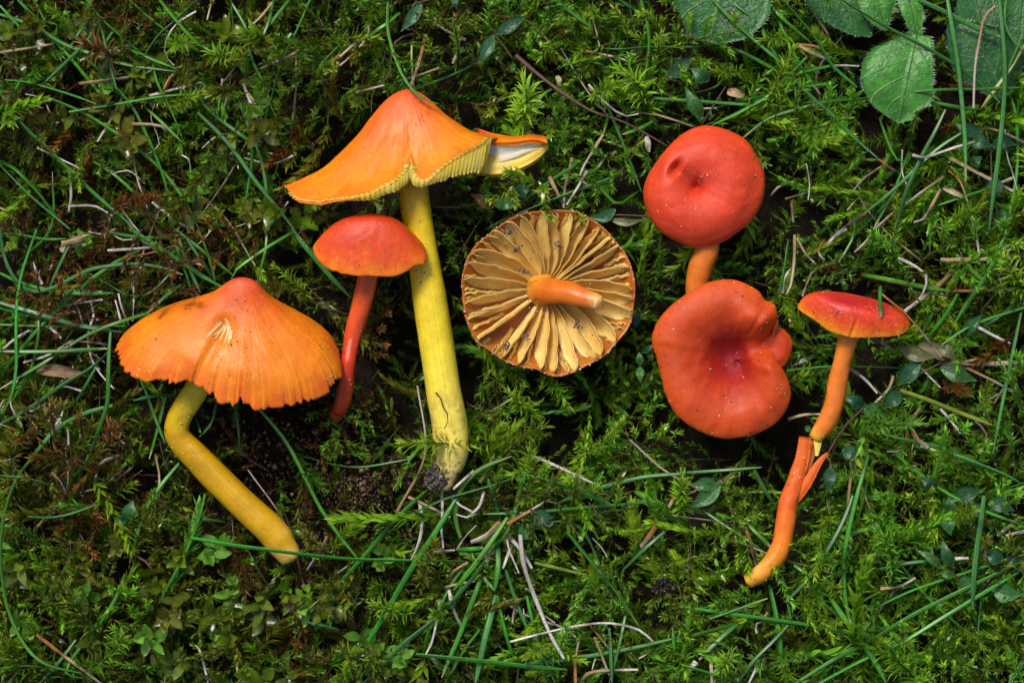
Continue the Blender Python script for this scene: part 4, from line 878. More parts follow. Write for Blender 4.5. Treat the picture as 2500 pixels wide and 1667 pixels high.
# ------------------------------------------------------------------ grass blades and straws traced one by one
# crop letter, colour (g green, b blue-green, y yellow-green, s straw, w bleached, o orange-brown, k dark root), width, points[, z=height]
TR = """
A g 8 0,640 150,850 400,1090 650,1330 930,1568
A b 9 1350,770 1560,980 1740,1230 1900,1430 2010,1568 z=45
A b 7 1590,590 1680,820 1780,1080 1820,1300 1825,1568
A g 7 320,665 600,790 900,990 1100,1160 1260,1370 1360,1568
A g 7 500,340 640,450 880,700 980,880 1060,1060 1130,1260 1190,1568
A g 8 0,100 230,180 430,300 600,360 850,440 1200,490
A g 7 340,250 500,420 640,590 760,720
A b 7 1350,0 1190,150 1080,250 980,400 900,560 820,690
A s 6 830,680 740,850 665,970
A g 8 1090,0 1220,160 1330,280 1410,345
A g 8 590,0 700,140 870,290 980,380 1200,470
A g 7 860,330 1000,390 1200,470
A g 7 470,765 800,710 1100,660 1350,640 1560,595 z=48
A g 8 1310,530 1370,680 1480,800 1700,960 1790,1000
A o 6 1610,560 1560,640 1535,740
A s 7 540,575 760,545 960,520
A w 6 1020,655 1200,610 1380,565
A o 9 1125,610 1160,540 1225,480
A s 7 0,360 200,330 370,300
A g 6 0,545 180,560 330,600 520,660 680,720
A g 6 2120,0 2040,190 1940,400 1870,620 1830,760 1800,860
A g 7 1580,0 1600,200 1655,390
A g 6 1580,20 1660,150 1710,260
A b 6 1690,280 1720,400 1790,540 1890,635
A g 7 1870,0 1830,170 1740,370
A w 7 1660,570 1720,720 1790,880
A s 5 1640,570 1740,700 1800,850
A w 5 1520,540 1500,700 1475,830
A w 4 1340,80 1200,170 1125,310 1150,410 1190,450
A g 7 640,1105 760,1180 900,1300 1010,1440 1090,1530
A s 5 915,910 910,1050 940,1230 1010,1430
A g 6 1300,1130 1300,1250 1280,1400 1270,1568
A w 3 1240,1060 1290,1090 1300,1150
A g 9 0,1100 120,1170 280,1340 400,1500 470,1568
A b 7 0,1130 200,1330 340,1450 480,1568
A g 7 1040,430 1070,560 1140,700 1200,830 1250,970
A g 7 1000,740 1120,850 1240,970
A s 7 870,850 1090,860 1200,950
A w 3 1060,710 1030,800 1050,870 1090,960 1070,1020 980,1065
A b 6 680,150 720,300 760,480 800,620
A b 6 650,120 560,200 480,320
A b 7 680,140 600,280 480,400 310,560
A g 6 770,220 720,300 685,430
A g 6 230,0 310,150
A g 6 120,0 220,100 310,170
A g 6 0,40 100,150 230,280
A g 6 180,480 100,620 0,740
A g 9 1990,230 1930,310 1880,360
A b 7 1980,0 1900,100 1840,180
A s 6 1450,0 1415,140
A s 6 1860,20 1780,120 1700,190
A s 6 2060,325 1990,380 1780,470
A o 7 2324,380 2190,480
A o 7 2324,440 2170,545
A b 6 2324,310 2200,440 2170,500
A g 7 1690,700 1720,900 1720,1130 1680,1360
B g 8 410,90 310,170 190,250
B o 7 190,250 90,310 0,390
B o 7 120,350 0,450
B s 8 530,60 640,150 760,230 860,275
B s 7 780,90 800,160 820,230
B s 5 825,240 800,360 770,435
B y 5 490,290 490,430 505,600
B o 8 590,240 540,430 480,600
B s 5 680,465 540,515 400,555
B k 5 520,230 400,270 345,360 350,440 310,550 240,610 215,690 215,770
B s 6 110,635 240,600 300,585
B g 7 1480,0 1570,80 1730,200
B o 5 1690,0 1740,170 1775,320
B b 6 1715,325 1900,340 2100,325 2324,325 2500,320
B g 8 2060,0 2110,200 2110,400 2060,620 2020,760
B b 6 1900,0 2000,60 2080,110
B b 7 1820,700 1880,850 1960,1050 2060,1310
B s 6 1680,350 1850,385 1960,415
B s 8 1800,920 1730,1030 1660,1150 1640,1200 z=50
B w 6 1690,1170 1620,1290 1550,1400 z=55
B g 6 1835,780 1820,850 1800,920
B b 7 1640,1120 1450,1230 1250,1380
B b 8 1850,1220 1500,1350 1160,1490 1000,1568
B g 7 1820,1060 1760,1150 1680,1200
B g 7 1760,1265 1840,1350 1910,1400 2050,1300
B s 10 1430,1210 1490,1330 1530,1420
B s 8 1590,1080 1540,1280 1530,1420
B o 6 1540,1170 1620,1215 1700,1270
B w 5 1700,580 1790,680 1930,790 2040,780
B s 5 2040,770 2200,795 2324,835
B k 9 1200,380 1430,570 1700,750 1950,840 2240,1000
B g 7 2150,825 2050,880 1930,920
B b 6 2140,670 2230,678 2324,690
B g 6 1450,610 1380,660 1310,800
B b 6 0,320 60,230
C o 6 900,285 1030,300 1100,350
C g 7 360,0 480,120 600,230 740,350 830,430 z=60
C b 8 730,0 670,90 690,200 760,340 850,460 1000,620 1130,730 1270,880 1430,1020 z=45
C o 5 1430,1020 1480,1060 1530,1090
C g 7 760,70 840,260 930,430 1000,540 1050,600
C g 7 700,0 800,110 950,240 1000,280
C g 7 810,0 900,100 1040,270 1130,420 1290,560
C g 8 380,270 560,340 750,440 830,490
C g 8 965,365 850,480 720,610 550,710 360,800 z=48
C g 6 1130,420 950,460 860,490
C b 7 0,630 300,650 600,670 880,680
C g 6 390,690 520,650 720,610
C b 6 750,600 850,570 1150,530
C g 7 1350,630 1100,650 900,700 720,760 560,880
C b 8 1190,0 1400,130 1600,240 1770,330 1950,440 2100,560 2200,660 z=85
C b 11 1680,0 1850,80 2050,180 2230,250 z=85
C b 10 1865,0 1890,150 1930,400 1960,700 1975,900 1980,1155 z=95
C b 10 2195,0 2215,200 2230,400 2225,650 2190,1000 2150,1300 2130,1463 z=105
C s 7 2170,40 2100,110 2070,250 2040,430 2030,690 z=95
C g 6 1615,590 1800,575 2050,570 2352,560 z=90
C g 8 1740,645 1950,690 2090,700
C y 10 2352,290 2270,430 2200,530 2080,690 z=80
C b 6 2240,0 2230,150 2300,280 2352,320 z=85
C g 7 2352,170 2300,320 2250,440 z=80
C g 8 2240,560 2290,700 2310,900 2300,1150 2240,1463
C s 7 1000,60 1090,200 1120,270
C s 8 915,290 1000,340 1090,380
C w 6 1100,425 1200,420 1300,425
C g 6 1430,750 1480,900 1540,1020 1610,1035
C b 9 1850,700 1780,850 1700,1000 1600,1230 1530,1450 z=45
C b 8 1950,850 1800,950 1650,1090 1500,1230 1350,1350 z=40
C s 8 1350,1350 1270,1405 1190,1463
C g 8 1680,1060 1560,1180 1480,1300 1390,1463
C g 8 2200,740 2000,830 1830,930 1700,1040
C w 7 1640,990 1720,1005 1900,945 2040,905 z=55
C s 8 2100,810 2230,850 2352,910
C w 7 2230,830 2240,980 2280,1110 2310,1220
C s 9 1880,1010 2050,1100 2280,1220
C w 8 2300,1130 2210,1165 2130,1200
C g 7 2130,1200 1950,1260 1800,1310
C s 6 1840,1130 1720,1210 1600,1300
C s 6 1560,1320 1480,1390 1400,1463
C s 8 1820,1210 1760,1320 1710,1400 1650,1420
C s 5 1450,1060 1330,1140 1240,1250
C s 5 0,730 130,770 240,810
C w 4 270,695 330,692 390,690
C s 5 830,1270 960,1230
C g 7 480,0 540,55 600,100 z=60
C s 7 870,1280 880,1420
C o 6 1870,1090 1940,1150 1990,1280 2030,1463
D g 7 250,0 190,170 140,330 110,560 110,800 110,950 80,1130 20,1250 z=55
D b 8 0,0 20,150 60,270 130,370 220,425 350,405 480,340 620,275 760,250 900,235 1100,260 1250,310 z=50
D b 9 500,40 430,190 340,390
D g 8 960,140 800,220 640,330 520,430 350,590 200,750 0,1000
D g 8 0,300 150,370 350,420 560,440 780,435
D b 12 0,500 200,560 400,620 560,660 750,690 830,700
D g 6 0,540 250,600 480,650
D g 7 0,650 350,660 870,660
D g 9 0,835 300,835 550,825 735,815 z=52
D g 8 1020,570 800,640 640,700 480,790 300,910 150,1000 0,1090
D b 8 740,840 620,950 430,1060 250,1190 100,1280 0,1325
D g 9 755,700 745,850 740,1030 735,1180 690,1330 600,1568 z=52
D g 8 780,450 640,540 500,690 400,850 330,1000 280,1110 230,1205
D g 10 890,0 1060,110 1250,230 1380,320 1510,390 z=30
D g 8 1190,0 1215,150 1270,300 1315,450
D b 8 1220,40 1260,180 1310,300 1370,435
D g 8 1355,0 1420,170 1470,350
D b 7 1280,70 1380,220 1470,350
D g 7 1200,0 1400,160 1600,320
D g 7 2000,20 1850,110 1700,210 1610,280 1580,340
D g 6 1825,0 1815,150 1780,270 1760,340
D b 12 1990,0 2130,170 2230,290 2324,390 2400,470
D b 8 1240,380 1130,460 1000,580
D g 7 700,10 900,50 1080,60 1220,45
D g 6 0,30 150,40 300,70 450,65
D w 6 735,145 900,135 1080,120
D o 6 870,195 1020,165 1180,115
D w 5 810,440 830,530 880,650
D w 7 790,490 825,620
D w 5 430,525 600,495 700,480
D w 5 620,490 640,590 600,720 620,870 680,980 780,1090
D w 7 340,670 380,705 420,745
D s 7 480,760 600,770 730,785
D w 6 500,760 330,860 160,910
D w 6 20,820 100,750 200,690
D b 9 770,1205 600,1250 450,1320 340,1410 210,1568
D b 7 930,970 1000,1120 1060,1290 1130,1465
D b 7 1200,1130 1050,1140 910,1170
D g 8 1130,1150 1080,1350 1020,1568
D g 6 1480,1190 1440,1330 1360,1420
D b 6 1340,1290 1370,1390
D b 6 1605,1210 1630,1350 1640,1540
D g 6 560,830 525,890 490,940
D b 6 670,920 590,1060 525,1170
D g 6 250,510 265,680 240,850 190,1010 100,1130
D g 7 600,310 470,440 320,600
D g 6 310,280 150,440 50,510
D g 7 280,540 130,630 0,710
D g 6 0,940 150,860 250,830
D s 12 420,100 560,70 620,50
E g 8 240,0 130,140 60,300 20,480 5,700 30,950 80,1130 180,1320 320,1440 560,1500 z=60
E b 6 0,145 120,155 240,175 350,210 z=70
E b 6 0,410 180,420 330,430 480,405 665,340 z=70
E g 8 1230,60 1090,230 1000,380 940,560 890,740
E g 8 860,820 790,1000 680,1150 560,1310 470,1440 460,1510 570,1535
E g 7 1410,270 1370,430 1290,640 1200,820 1090,1020
E b 7 1320,430 1420,445 1550,465
E g 6 610,0 570,90 490,155
E w 7 1310,1300 1370,1330 1400,1430 1430,1568
E o 8 250,1235 400,1350 560,1470 690,1568
E b 7 520,1270 400,1430 270,1568
E b 6 0,1470 200,1450 400,1480
E g 7 2337,870 2230,970 2100,1080
E b 6 2110,1150 2250,1180 2330,1200
E b 6 1640,980 1710,1010
E s 7 2250,560 2200,660 2110,790
F g 9 0,880 180,680 340,490 480,350 600,240
F g 12 195,1280 330,1060 480,800 620,590 720,430 830,250 z=55
F b 9 460,425 700,310 900,250 1100,190 1290,120 z=55
F g 10 830,570 795,430 820,270 890,160 1000,80 1180,10 z=50
F y 9 960,190 1020,90 1060,0
F g 9 1000,130 1050,270 1110,460
F g 9 1290,80 1310,220 1350,340
F g 12 1310,150 1500,200 1680,260 1860,340 z=50
F g 7 985,405 1300,395 1600,370 2130,325
F b 9 2337,130 2100,150 1850,210 1650,270 1480,340
F g 12 1250,160 1200,400 1120,560 980,700
F g 11 1150,430 1010,640 900,790 780,930 z=50
F g 10 1270,130 1220,340 1170,450
F g 12 1080,600 1090,750 1060,940
F g 10 1030,700 950,900 830,1220 700,1530
F b 10 1000,730 850,920 650,1130 450,1290 160,1568 z=45
F g 9 810,650 900,648 1000,640
F g 9 820,680 1000,685
F b 14 1080,960 1000,1250 930,1568
F b 9 1140,790 1200,980 1290,1200 1400,1400 1480,1568
F g 8 1285,970 1320,1130 1370,1340 1420,1568
F g 10 520,1370 800,1400 1100,1430 1350,1460 1560,1475 z=50
F b 9 1270,1435 1600,1400 2000,1330 2337,1250
F g 9 1560,525 1700,700 1900,940 2050,1170
F b 9 2230,530 2100,640 1940,795
F g 9 920,770 990,850 1060,930
F w 5 1120,980 1200,1060 1310,1115
F w 10 1240,550 1260,740 1330,950 1440,1220 1540,1400 z=55
F w 9 1160,560 1240,650 1320,780
F w 5 1140,500 1160,640 1230,810
F w 8 1170,1285 1400,1225 1600,1180 1800,1155 1950,1170 2070,1210 2160,1290 z=55
F s 8 1670,1540 1720,1495 1850,1480 2050,1475
F o 9 1620,1568 1620,1400 1650,1240
F o 8 1150,475 1280,400 1410,320 z=50
F w 4 1410,315 1480,330
F w 5 770,300 860,370 940,400 870,430 800,410 z=50
F w 7 990,250 960,350 900,410 z=50
F w 7 700,240 705,400 695,480 710,640
F w 8 550,340 565,460 545,600 490,720
F s 7 470,290 600,350 760,430
F s 9 600,680 700,665 790,655 z=50
F s 9 1060,610 1030,670 1005,735
F o 5 1420,250 1490,252 1560,255
F w 7 1300,0 1450,60 1600,130 1790,220
F s 6 880,740 780,800 740,880
F w 8 750,930 780,1060 840,1190
F w 6 690,1000 660,1160 635,1280 590,1370
F y 7 1340,740 1500,780 1700,830
F w 8 1180,620 1120,780
F s 14 1100,470 1000,560 900,600
F w 7 920,110 840,180 780,235 z=60
F s 8 1750,1250 1800,1380 1850,1510
F o 12 2170,490 2120,570 2070,630
F o 9 2300,290 2260,360
F g 7 880,740 760,900 640,1150 590,1270 570,1410
F b 8 960,1200 860,1330 760,1500
F b 8 1850,1190 1860,1350 1870,1568
F b 8 1960,1110 1920,1300 1850,1568
F g 9 1080,970 1130,1200 1190,1390
F g 8 2290,1180 2300,1330 2337,1420
F s 5 2150,1330 2090,1380 2030,1410
G g 10 1290,0 1200,320 1130,640 1120,850 1140,1050 1190,1220 z=50
G b 10 1180,280 1130,420 1040,600 920,780 820,910 720,1005 z=55
G s 9 1190,40 1160,220 1150,400 1170,560 1130,780 1090,890
G s 8 1090,905 1000,915 850,900
G g 8 1280,180 1220,420 1170,560
G g 9 1365,495 1230,520 1100,575
G g 8 1185,690 1210,820 1240,925
G g 9 440,445 540,550 630,640
G g 11 610,890 650,1060 680,1250 700,1490
G g 8 0,1035 300,1080 600,1120 900,1165 1190,1220 1500,1290
G g 12 1030,980 1120,1110 1240,1270 1340,1420 1410,1560 z=50
G g 10 1020,1050 1170,1160 1350,1290 1500,1400 1660,1560
G g 9 790,1560 1050,1400 1300,1270 1600,1090 1900,940 2150,820 2352,720 z=55
G g 9 950,1560 1250,1400 1500,1290 1800,1110 2100,930 2352,780 z=52
G g 8 1340,1040 1600,920 1900,820 2150,740 2352,680
G b 12 2080,280 2060,450 2030,650 2010,850 2000,1060 z=55
G b 13 1870,0 2050,70 2230,140 2352,210 z=60
G g 8 1480,0 1620,110 1750,210 1900,300 2100,390 2352,480
G b 8 1370,780 1560,740 1780,715
G w 10 1870,710 1970,705
G b 12 400,1150 280,1250 130,1400
G w 12 110,1415 60,1470 0,1530
G b 9 750,1150 620,1290 500,1410 390,1560
G g 8 0,1265 150,1220 400,1150
G g 8 0,1435 200,1490 430,1560
G s 8 600,1080 560,1140 520,1160 525,1220
G s 9 230,1300 215,1420 220,1560
G w 7 540,1400 510,1480 470,1560
G o 11 450,470 480,600 520,750
G b 9 510,100 570,220 660,360
G b 7 0,125 300,105 560,85
G g 6 160,380 290,470 430,560 560,650
G b 8 700,830 730,960 760,1120
G g 6 200,1120 400,1050 600,980
G s 8 1370,915 1500,900 1610,840
G s 8 2310,440 2240,500 2170,550
G w 8 2352,525 2290,535 2230,550
G b 14 2352,1400 2300,1480 2250,1560
G g 8 780,750 870,820
G s 5 1380,1470 1560,1490
G g 6 2352,190 2160,260 2080,290
G s 7 2130,550 2040,680
H g 9 1590,0 1530,160 1420,370 1320,510 1235,645 z=60
H g 8 1711,545 1500,610 1320,680 1140,800 z=50
H b 9 1711,470 1550,600 1400,700 1250,810
H b 9 1690,580 1640,820 1590,1060 1550,1260 1490,1568 z=55
H g 10 580,315 780,355 1000,400 1200,430
H o 8 1220,430 1450,425 1680,410
H g 10 1240,175 1330,270 1450,370 1530,410
H g 9 1711,90 1550,135 1400,170
H s 9 1711,120 1580,155 1450,190
H s 10 1130,215 1350,210 1620,205
H w 7 835,200 940,250 1035,325 1010,440 960,510 z=50
H s 10 1210,300 1080,420 880,570
H w 7 1390,680 1500,740 1615,795 z=50
H s 13 1140,930 1300,930 1500,935 1711,925
H g 7 1711,855 1500,890 1300,915
H y 9 850,1120 1050,1190 1250,1270 1490,1360 z=50
H w 8 500,970 600,1040 690,1140
H s 7 70,1320 180,1290 290,1285
H g 9 710,1425 900,1470 1100,1510 1270,1560
H s 7 800,1020 770,1110 660,1220
H g 8 1250,450 1170,590 1040,750
H g 7 1080,580 1000,730
H w 8 1370,0 1400,170
H w 6 1500,250 1560,390
H w 9 470,0 400,40 340,110
H s 9 680,0 600,100 530,160
H y 8 760,40 620,100 540,150
H s 8 115,40 110,230 85,400 60,450
H s 6 130,60 190,170 250,230
H g 8 70,80 45,270 0,480
H g 10 60,980 300,955 550,955 840,965
H k 8 1700,170 1560,390 1400,580
H s 8 1280,950 1450,1030 1640,1130
H w 6 1130,1250 1200,1330 1270,1420
H o 14 920,1340 960,1450 1040,1520
H s 8 990,1240 880,1390
H k 8 590,1250 450,1390 380,1560
H s 8 650,750 780,820
"""
CB = {'g': (.045, .23, .015), 'b': (.05, .19, .036), 'y': (.22, .30, .025), 's': (.36, .25, .12), 'w': (.56, .52, .45), 'o': (.38, .16, .04), 'k': (.09, .05, .03)}
TIPC = {'g': (.08, .27, .04), 'b': (.09, .24, .12), 'y': (.3, .2, .03), 's': (.55, .48, .4), 'w': (.68, .66, .62), 'o': (.52, .44, .34), 'k': (.12, .07, .04)}
br = np.random.default_rng(99)
def blade_mesh(P, w, c, ct, kind, nseg=None):
    """P (k,3) photo px + z; a narrow grooved leaf or straw, tapered to its tip"""
    ln = np.sum(np.linalg.norm(np.diff(P, axis=0), axis=1)); n = nseg or int(np.clip(ln / 22, 6, 34))
    c_ = spline(P, n); s = np.linspace(0, 1, n)
    T = norm(np.gradient(c_, axis=0)); tilt = br.normal(0, .45) + .35 * np.sin(s * br.uniform(1, 4) + br.uniform(0, 6))
    side = norm(np.cross(T, [0, 0, 1.0])); up = np.cross(side, T)
    S = side * np.cos(tilt)[:, None] + up * np.sin(tilt)[:, None]; Up = up * np.cos(tilt)[:, None] - side * np.sin(tilt)[:, None]
    if kind in 'gby': ww = w / 2 * np.minimum(1, ((1 - s) * 5 + .10)) ** .6 * (.75 + .25 * np.minimum(1, s * 6))
    elif kind == 'k': ww = w / 2 * (1 - .7 * s) * (1 + .15 * np.sin(s * 23))
    else: ww = w / 2 * (1 - .35 * s) * (1 + .10 * np.sin(s * 19 + br.uniform(0, 6)))
    th = (.30 if kind in 'gby' else .55 if kind != 'k' else .9)
    R = [c_ - S * ww[:, None], c_ - S * ww[:, None] * .45 + Up * ww[:, None] * th, c_ + Up * ww[:, None] * th * .55, c_ + S * ww[:, None] * .45 + Up * ww[:, None] * th, c_ + S * ww[:, None], c_ - Up * ww[:, None] * th * .8]
    V = np.stack(R, 1).reshape(-1, 3); m = 6
    i = np.arange(n - 1)[:, None]; j = np.arange(m)[None]; j2 = (j + 1) % m
    F = np.stack([i * m + j, i * m + j2, (i + 1) * m + j2, (i + 1) * m + j], -1).reshape(-1, 4)[:, ::-1]
    fade = np.clip((s - (.9 if kind in 'gby' else .35)) / (.1 if kind in 'gby' else .5), 0, 1)[:, None]
    C = np.array(c) * (1 - fade) + np.array(ct) * fade
    C = C * (1 + .18 * np.sin(s * 9 + br.uniform(0, 6)))[:, None]
    if kind in 'swo':
        sp = (br.random(n) < .10)[:, None]; C = np.where(sp, C * .35, C)
    return mesh_np('blade', WA(V), F, {'col': np.repeat(C, m, 0)}, mats=[M_grass if kind in 'gby' else M_straw if kind != 'k' else M_stemlet])
def blade_obj(P, w, kd, label=None, tipwhite=None, group=None):
    c = np.array(CB[kd]) * br.uniform(.72, 1.35); ct = np.array(TIPC[kd])
    if kd == 'g': c = c * np.array([br.uniform(.7, 1.7), 1, br.uniform(.6, 1.6)])
    if kd in 'gb' and (br.random() < .16 if tipwhite is None else tipwhite): ct = np.array((.55, .45, .3))
    ln = np.sum(np.linalg.norm(np.diff(P[:, :2], axis=0), axis=1)); ch = np.linalg.norm(P[-1, :2] - P[0, :2])
    nm = 'grass_blade' if kd in 'gby' else 'dry_straw' if kd in 'swo' else 'root'
    if label is None:
        size = 'long' if ln > 330 else 'short' if ln < 110 else 'medium'; bend = 'curved' if ch < .955 * ln else 'straight'
        what = {'g': 'fresh green grass blade', 'b': 'blue-green grass blade', 'y': 'yellowish grass blade', 's': 'tan dry straw', 'w': 'bleached white dry straw', 'o': 'orange-brown dry straw', 'k': 'dark brown root'}[kd]
        thick = 'broad' if w >= 10 else 'fine' if w <= 5 else 'narrow'
        label = f'{size} {bend} {thick} {what} near {near(P[len(P) // 2])}'
        group = f'{what}s near {near(P[len(P) // 2])}'
    o = add(nm, blade_mesh(P, w, c, ct, kd), label=label, category={'grass_blade': 'grass blade', 'dry_straw': 'straw', 'root': 'root'}[nm])
    if group: o['group'] = group
    return o
nb = 0
for ln in TR.strip().splitlines():
    q = ln.split(); zc = None
    if q[-1].startswith('z='): zc = float(q.pop()[2:])
    pts = np.array([CR(q[0], *map(float, s.split(','))) for s in q[3:]])
    z0 = zc + 8 if zc is not None else br.uniform(18, 46); k = len(pts)
    z = z0 + br.normal(0, 4, k); e = 0 if br.random() < .6 else k - 1
    z[e] -= br.uniform(10, 40) if zc is None else 8
    if np.hypot(*(pts[-1] - pts[0])) > 600: z[k // 2] += 6
    blade_obj(np.column_stack([pts, z]), float(q[2]) * 1.28, q[1]); nb += 1
# blades with a place of their own
def trace(c, s): return np.array([CR(c, *map(float, q.split(','))) for q in s.split()])
P = trace('B', '330,0 325,150 345,290 420,500 520,640 600,690 675,712'); z = np.array([30, 40, 60, 95, 118, 122, 120.0])
blade_obj(np.column_stack([P, z]), 9, 'g', 'curved green grass blade hanging over the peak of the tall orange cap', tipwhite=False)
P = np.concatenate([trace('E', '1310,570 1600,620 1830,650 2100,685 2337,710'), trace('F', '120,718 400,725 650,728 900,732')])
blade_obj(np.column_stack([P, [30, 60, 88, 90, 76, 66, 56, 46, 36]]), 11, 'g', 'long green grass blade crossing over the foot of the bent golden stem', tipwhite=False)
P = np.concatenate([trace('D', '1760,1215 1880,1350 1980,1490'), trace('E', '2110,180 2200,360 2337,560'), trace('F', '80,660 155,760')])
blade_obj(np.column_stack([P, [25, 40, 50, 52, 50, 48, 44, 34]]), 10, 'g', 'long green grass blade arching across the bare soil from under the frayed orange cap', tipwhite=False)
P = trace('H', '712,395 708,500 716,610'); z = [on_cap('thin', *p, 6) for p in P]
zz = [h[0].z / U if h else 120 for h in z]; blade_obj(np.column_stack([P, [max(zz) + 14, max(zz) + 9, max(zz) + 5]]), 11, 'g', 'short cut grass piece lying on the flat crimson cap', tipwhite=True)
P = trace('H', '700,430 780,500 860,560 970,680 1060,790 1135,890'); blade_obj(np.column_stack([P, [112, 128, 122, 112, 80, 50]]), 7, 'o', 'fine orange-brown dry straw leaning past the edge of the flat crimson cap')
P = trace('H', '0,0 1,0')
# dark rootlet stuck on the tall stem, fibre on the upturned cap
def c7(s): return np.array([(740 + float(a) / 2.063, 480 + float(b) / 2.063) for a, b in (q.split(',') for q in s.split())])
P = c7('668,985 690,1005 700,1045 715,1080 735,1105 725,1140 710,1168'); blade_obj(np.column_stack([P, [90, 91, 91, 90, 89, 88, 88]]), 4.5, 'k', 'dark curled rootlet stuck on the tall yellow stem')
P = np.array([(1130, 764), (1160, 760), (1190, 757), (1222, 754)]); blade_obj(np.column_stack([P, [102, 98, 100, 98]]), 3.5, 'k', 'thin dark fibre lying on the rim of the upturned gilled cap')
# random fine background grass, low in the moss
for _ in range(70):
    x, y = br.uniform(0, PW), br.uniform(0, PH); a = br.uniform(0, 6.28); L = br.uniform(90, 330); b = br.normal(0, .35)
    p = np.array([(x, y), (x + math.cos(a) * L * .5, y + math.sin(a) * L * .5), (x + math.cos(a + b) * L, y + math.sin(a + b) * L)])
    if masked(p[:, 0], p[:, 1]).any(): continue
    blade_obj(np.column_stack([p, [-45, -12 + br.normal(0, 8), -8 + br.normal(0, 10)]]), br.uniform(4.5, 8), br.choice(list('gggbbssso')))
for k in range(85):                                     # dry litter, thickest beside the frayed orange cap
    x, y = (br.uniform(0, 440), br.uniform(480, 1180)) if k < 42 else (br.uniform(0, 900), br.uniform(60, 560)) if k < 58 else (br.uniform(1900, 2480), br.uniform(350, 1150)) if k < 74 else (br.uniform(900, 1500), br.uniform(1150, 1640))
    a = br.uniform(0, 6.28); L = br.uniform(35, 130); b = br.normal(0, .7)
    p = np.array([(x, y), (x + math.cos(a) * L * .55, y + math.sin(a) * L * .55), (x + math.cos(a) * L * .6 + math.cos(a + b) * L * .4, y + math.sin(a) * L * .6 + math.sin(a + b) * L * .4)])
    if masked(p[:, 0], p[:, 1]).any(): continue
    blade_obj(np.column_stack([p, br.uniform(-8, 26) + br.normal(0, 7, 3)]), br.uniform(4, 8.5), br.choice(list('wwwsso')))
print('blades', nb)

# ------------------------------------------------------------------ small chickweed-like sprigs
def leaf_mat():
    t = NT('herb_leaf'); c = t.attr('col').outputs['Color']; pv = t.attr('pv').outputs['Vector']
    sep = t.n('SeparateXYZ'); t.l(pv, sep.inputs[0]); a = t.math('ABSOLUTE', sep.outputs[1])
    rib = t.ramp(a, [(.0, 1.0), (.07, 0.0)])
    # side veins: |v| against u
    wv = t.math('SINE', t.math('MULTIPLY', t.math('SUBTRACT', sep.outputs[0], t.math('MULTIPLY', a, .35)), 30.0)); vein = t.math('MULTIPLY', t.ramp(wv, [(.93, 0.0), (1.0, 1.0)]), sep.outputs[2])
    n = t.noise(t.pos(), 420, 4, .6); c = t.mix(1.0, c, t.ramp(n, [(.3, .75), (.7, 1.2)]), 'MULTIPLY')
    c = t.mix(t.math('MULTIPLY', rib, .45), c, (.16, .27, .08)); c = t.mix(t.math('MULTIPLY', vein, .45), c, (.15, .30, .10))
    h = t.math('SUBTRACT', t.math('MULTIPLY', t.noise(t.pos(), 1300, 3), .6), t.math('ADD', t.math('MULTIPLY', rib, .5), t.math('MULTIPLY', vein, .25)))
    t.set(Base_Color=c, Roughness=.36, Specular_IOR_Level=.5, Normal=t.bump(h, .8, .0005)); return t.translucent(c, .2).m
M_herb = leaf_mat()
def herb_leaf(mid, wl, wr, c, veins=0.0, nu=16, nv=9, fold=.12, wave=2.0, seed=0, bite=None, stain=None, zb=0.0):
    """leaf from a midrib (photo px + z) and half widths left/right along it"""
    r = np.random.default_rng(seed); m = spline(np.asarray(mid, float), nu); T = norm(np.gradient(m, axis=0))
    S = norm(np.cross(T, [0, 0, 1.0])); s = np.linspace(0, 1, nu)
    a = np.interp(s, np.linspace(0, 1, len(wl)), wl); b = np.interp(s, np.linspace(0, 1, len(wr)), wr)
    k = np.ones(3) / 3
    a[1:-1] = np.convolve(a, k, 'same')[1:-1]; b[1:-1] = np.convolve(b, k, 'same')[1:-1]
    v = np.linspace(-1, 1, nv); P = np.zeros((nu, nv, 3))
    for j, q in enumerate(v):
        w = np.where(q < 0, a, b) * abs(q); P[:, j] = m + S * (np.sign(q) * w)[:, None]
        P[:, j, 2] += zb + fold * w - .0011 * w ** 2 * (1 if w.max() > 40 else 0) + wave * np.sin(s * 7 + q * 2 + seed) * abs(q)
    P = P.reshape(-1, 3); uu = np.repeat(s, nv); vv = np.tile(v, nu)
    if bite is not None:
        for (bx, by, brad) in bite:
            d = P[:, :2] - [bx, by]; dl = np.linalg.norm(d, axis=1); inn = dl < brad
            mm = np.repeat(m, nv, 0)[:, :2]; P[inn, :2] += (norm(mm - [bx, by]) * (brad - dl)[:, None])[inn]
    C = np.tile(np.array(c, float), (len(P), 1)) * (1 + .12 * r.normal(size=(len(P), 1)))
    if stain is not None:
        w = np.exp(-(np.linalg.norm(P[:, :2] - stain[:2], axis=1) / stain[2]) ** 2)[:, None]; C = C * (1 - w) + np.array((.03, .018, .014)) * w
    Q = P.copy(); Q[:, 2] -= 1.6; f = grid_faces(nu, nv); n0 = nu * nv
    ring = np.concatenate([np.arange(nv - 1), np.arange(nu - 1) * nv + nv - 1, (nu - 1) * nv + np.arange(nv - 1, 0, -1), np.arange(nu - 1, 0, -1) * nv]); r2 = np.roll(ring, -1)
    F = np.concatenate([f[:, ::-1], f + n0, np.stack([ring, r2, r2 + n0, ring + n0], 1)])
    pv = np.stack([uu, vv, np.full(len(uu), veins)], 1)
    return mesh_np('leaf', WA(np.concatenate([P, Q])), F, {'col': np.concatenate([C, C]), 'pv': np.concatenate([pv, pv])}, mats=[M_herb]), P.reshape(nu, nv, 3)
OV = [.12, .55, .9, 1, .88, .6, .28, .02]
LEAFC = {'d': (.025, .095, .035), 'm': (.035, .13, .028), 'l': (.06, .17, .03), 't': (.13, .14, .05), 'o': (.24, .13, .03)}
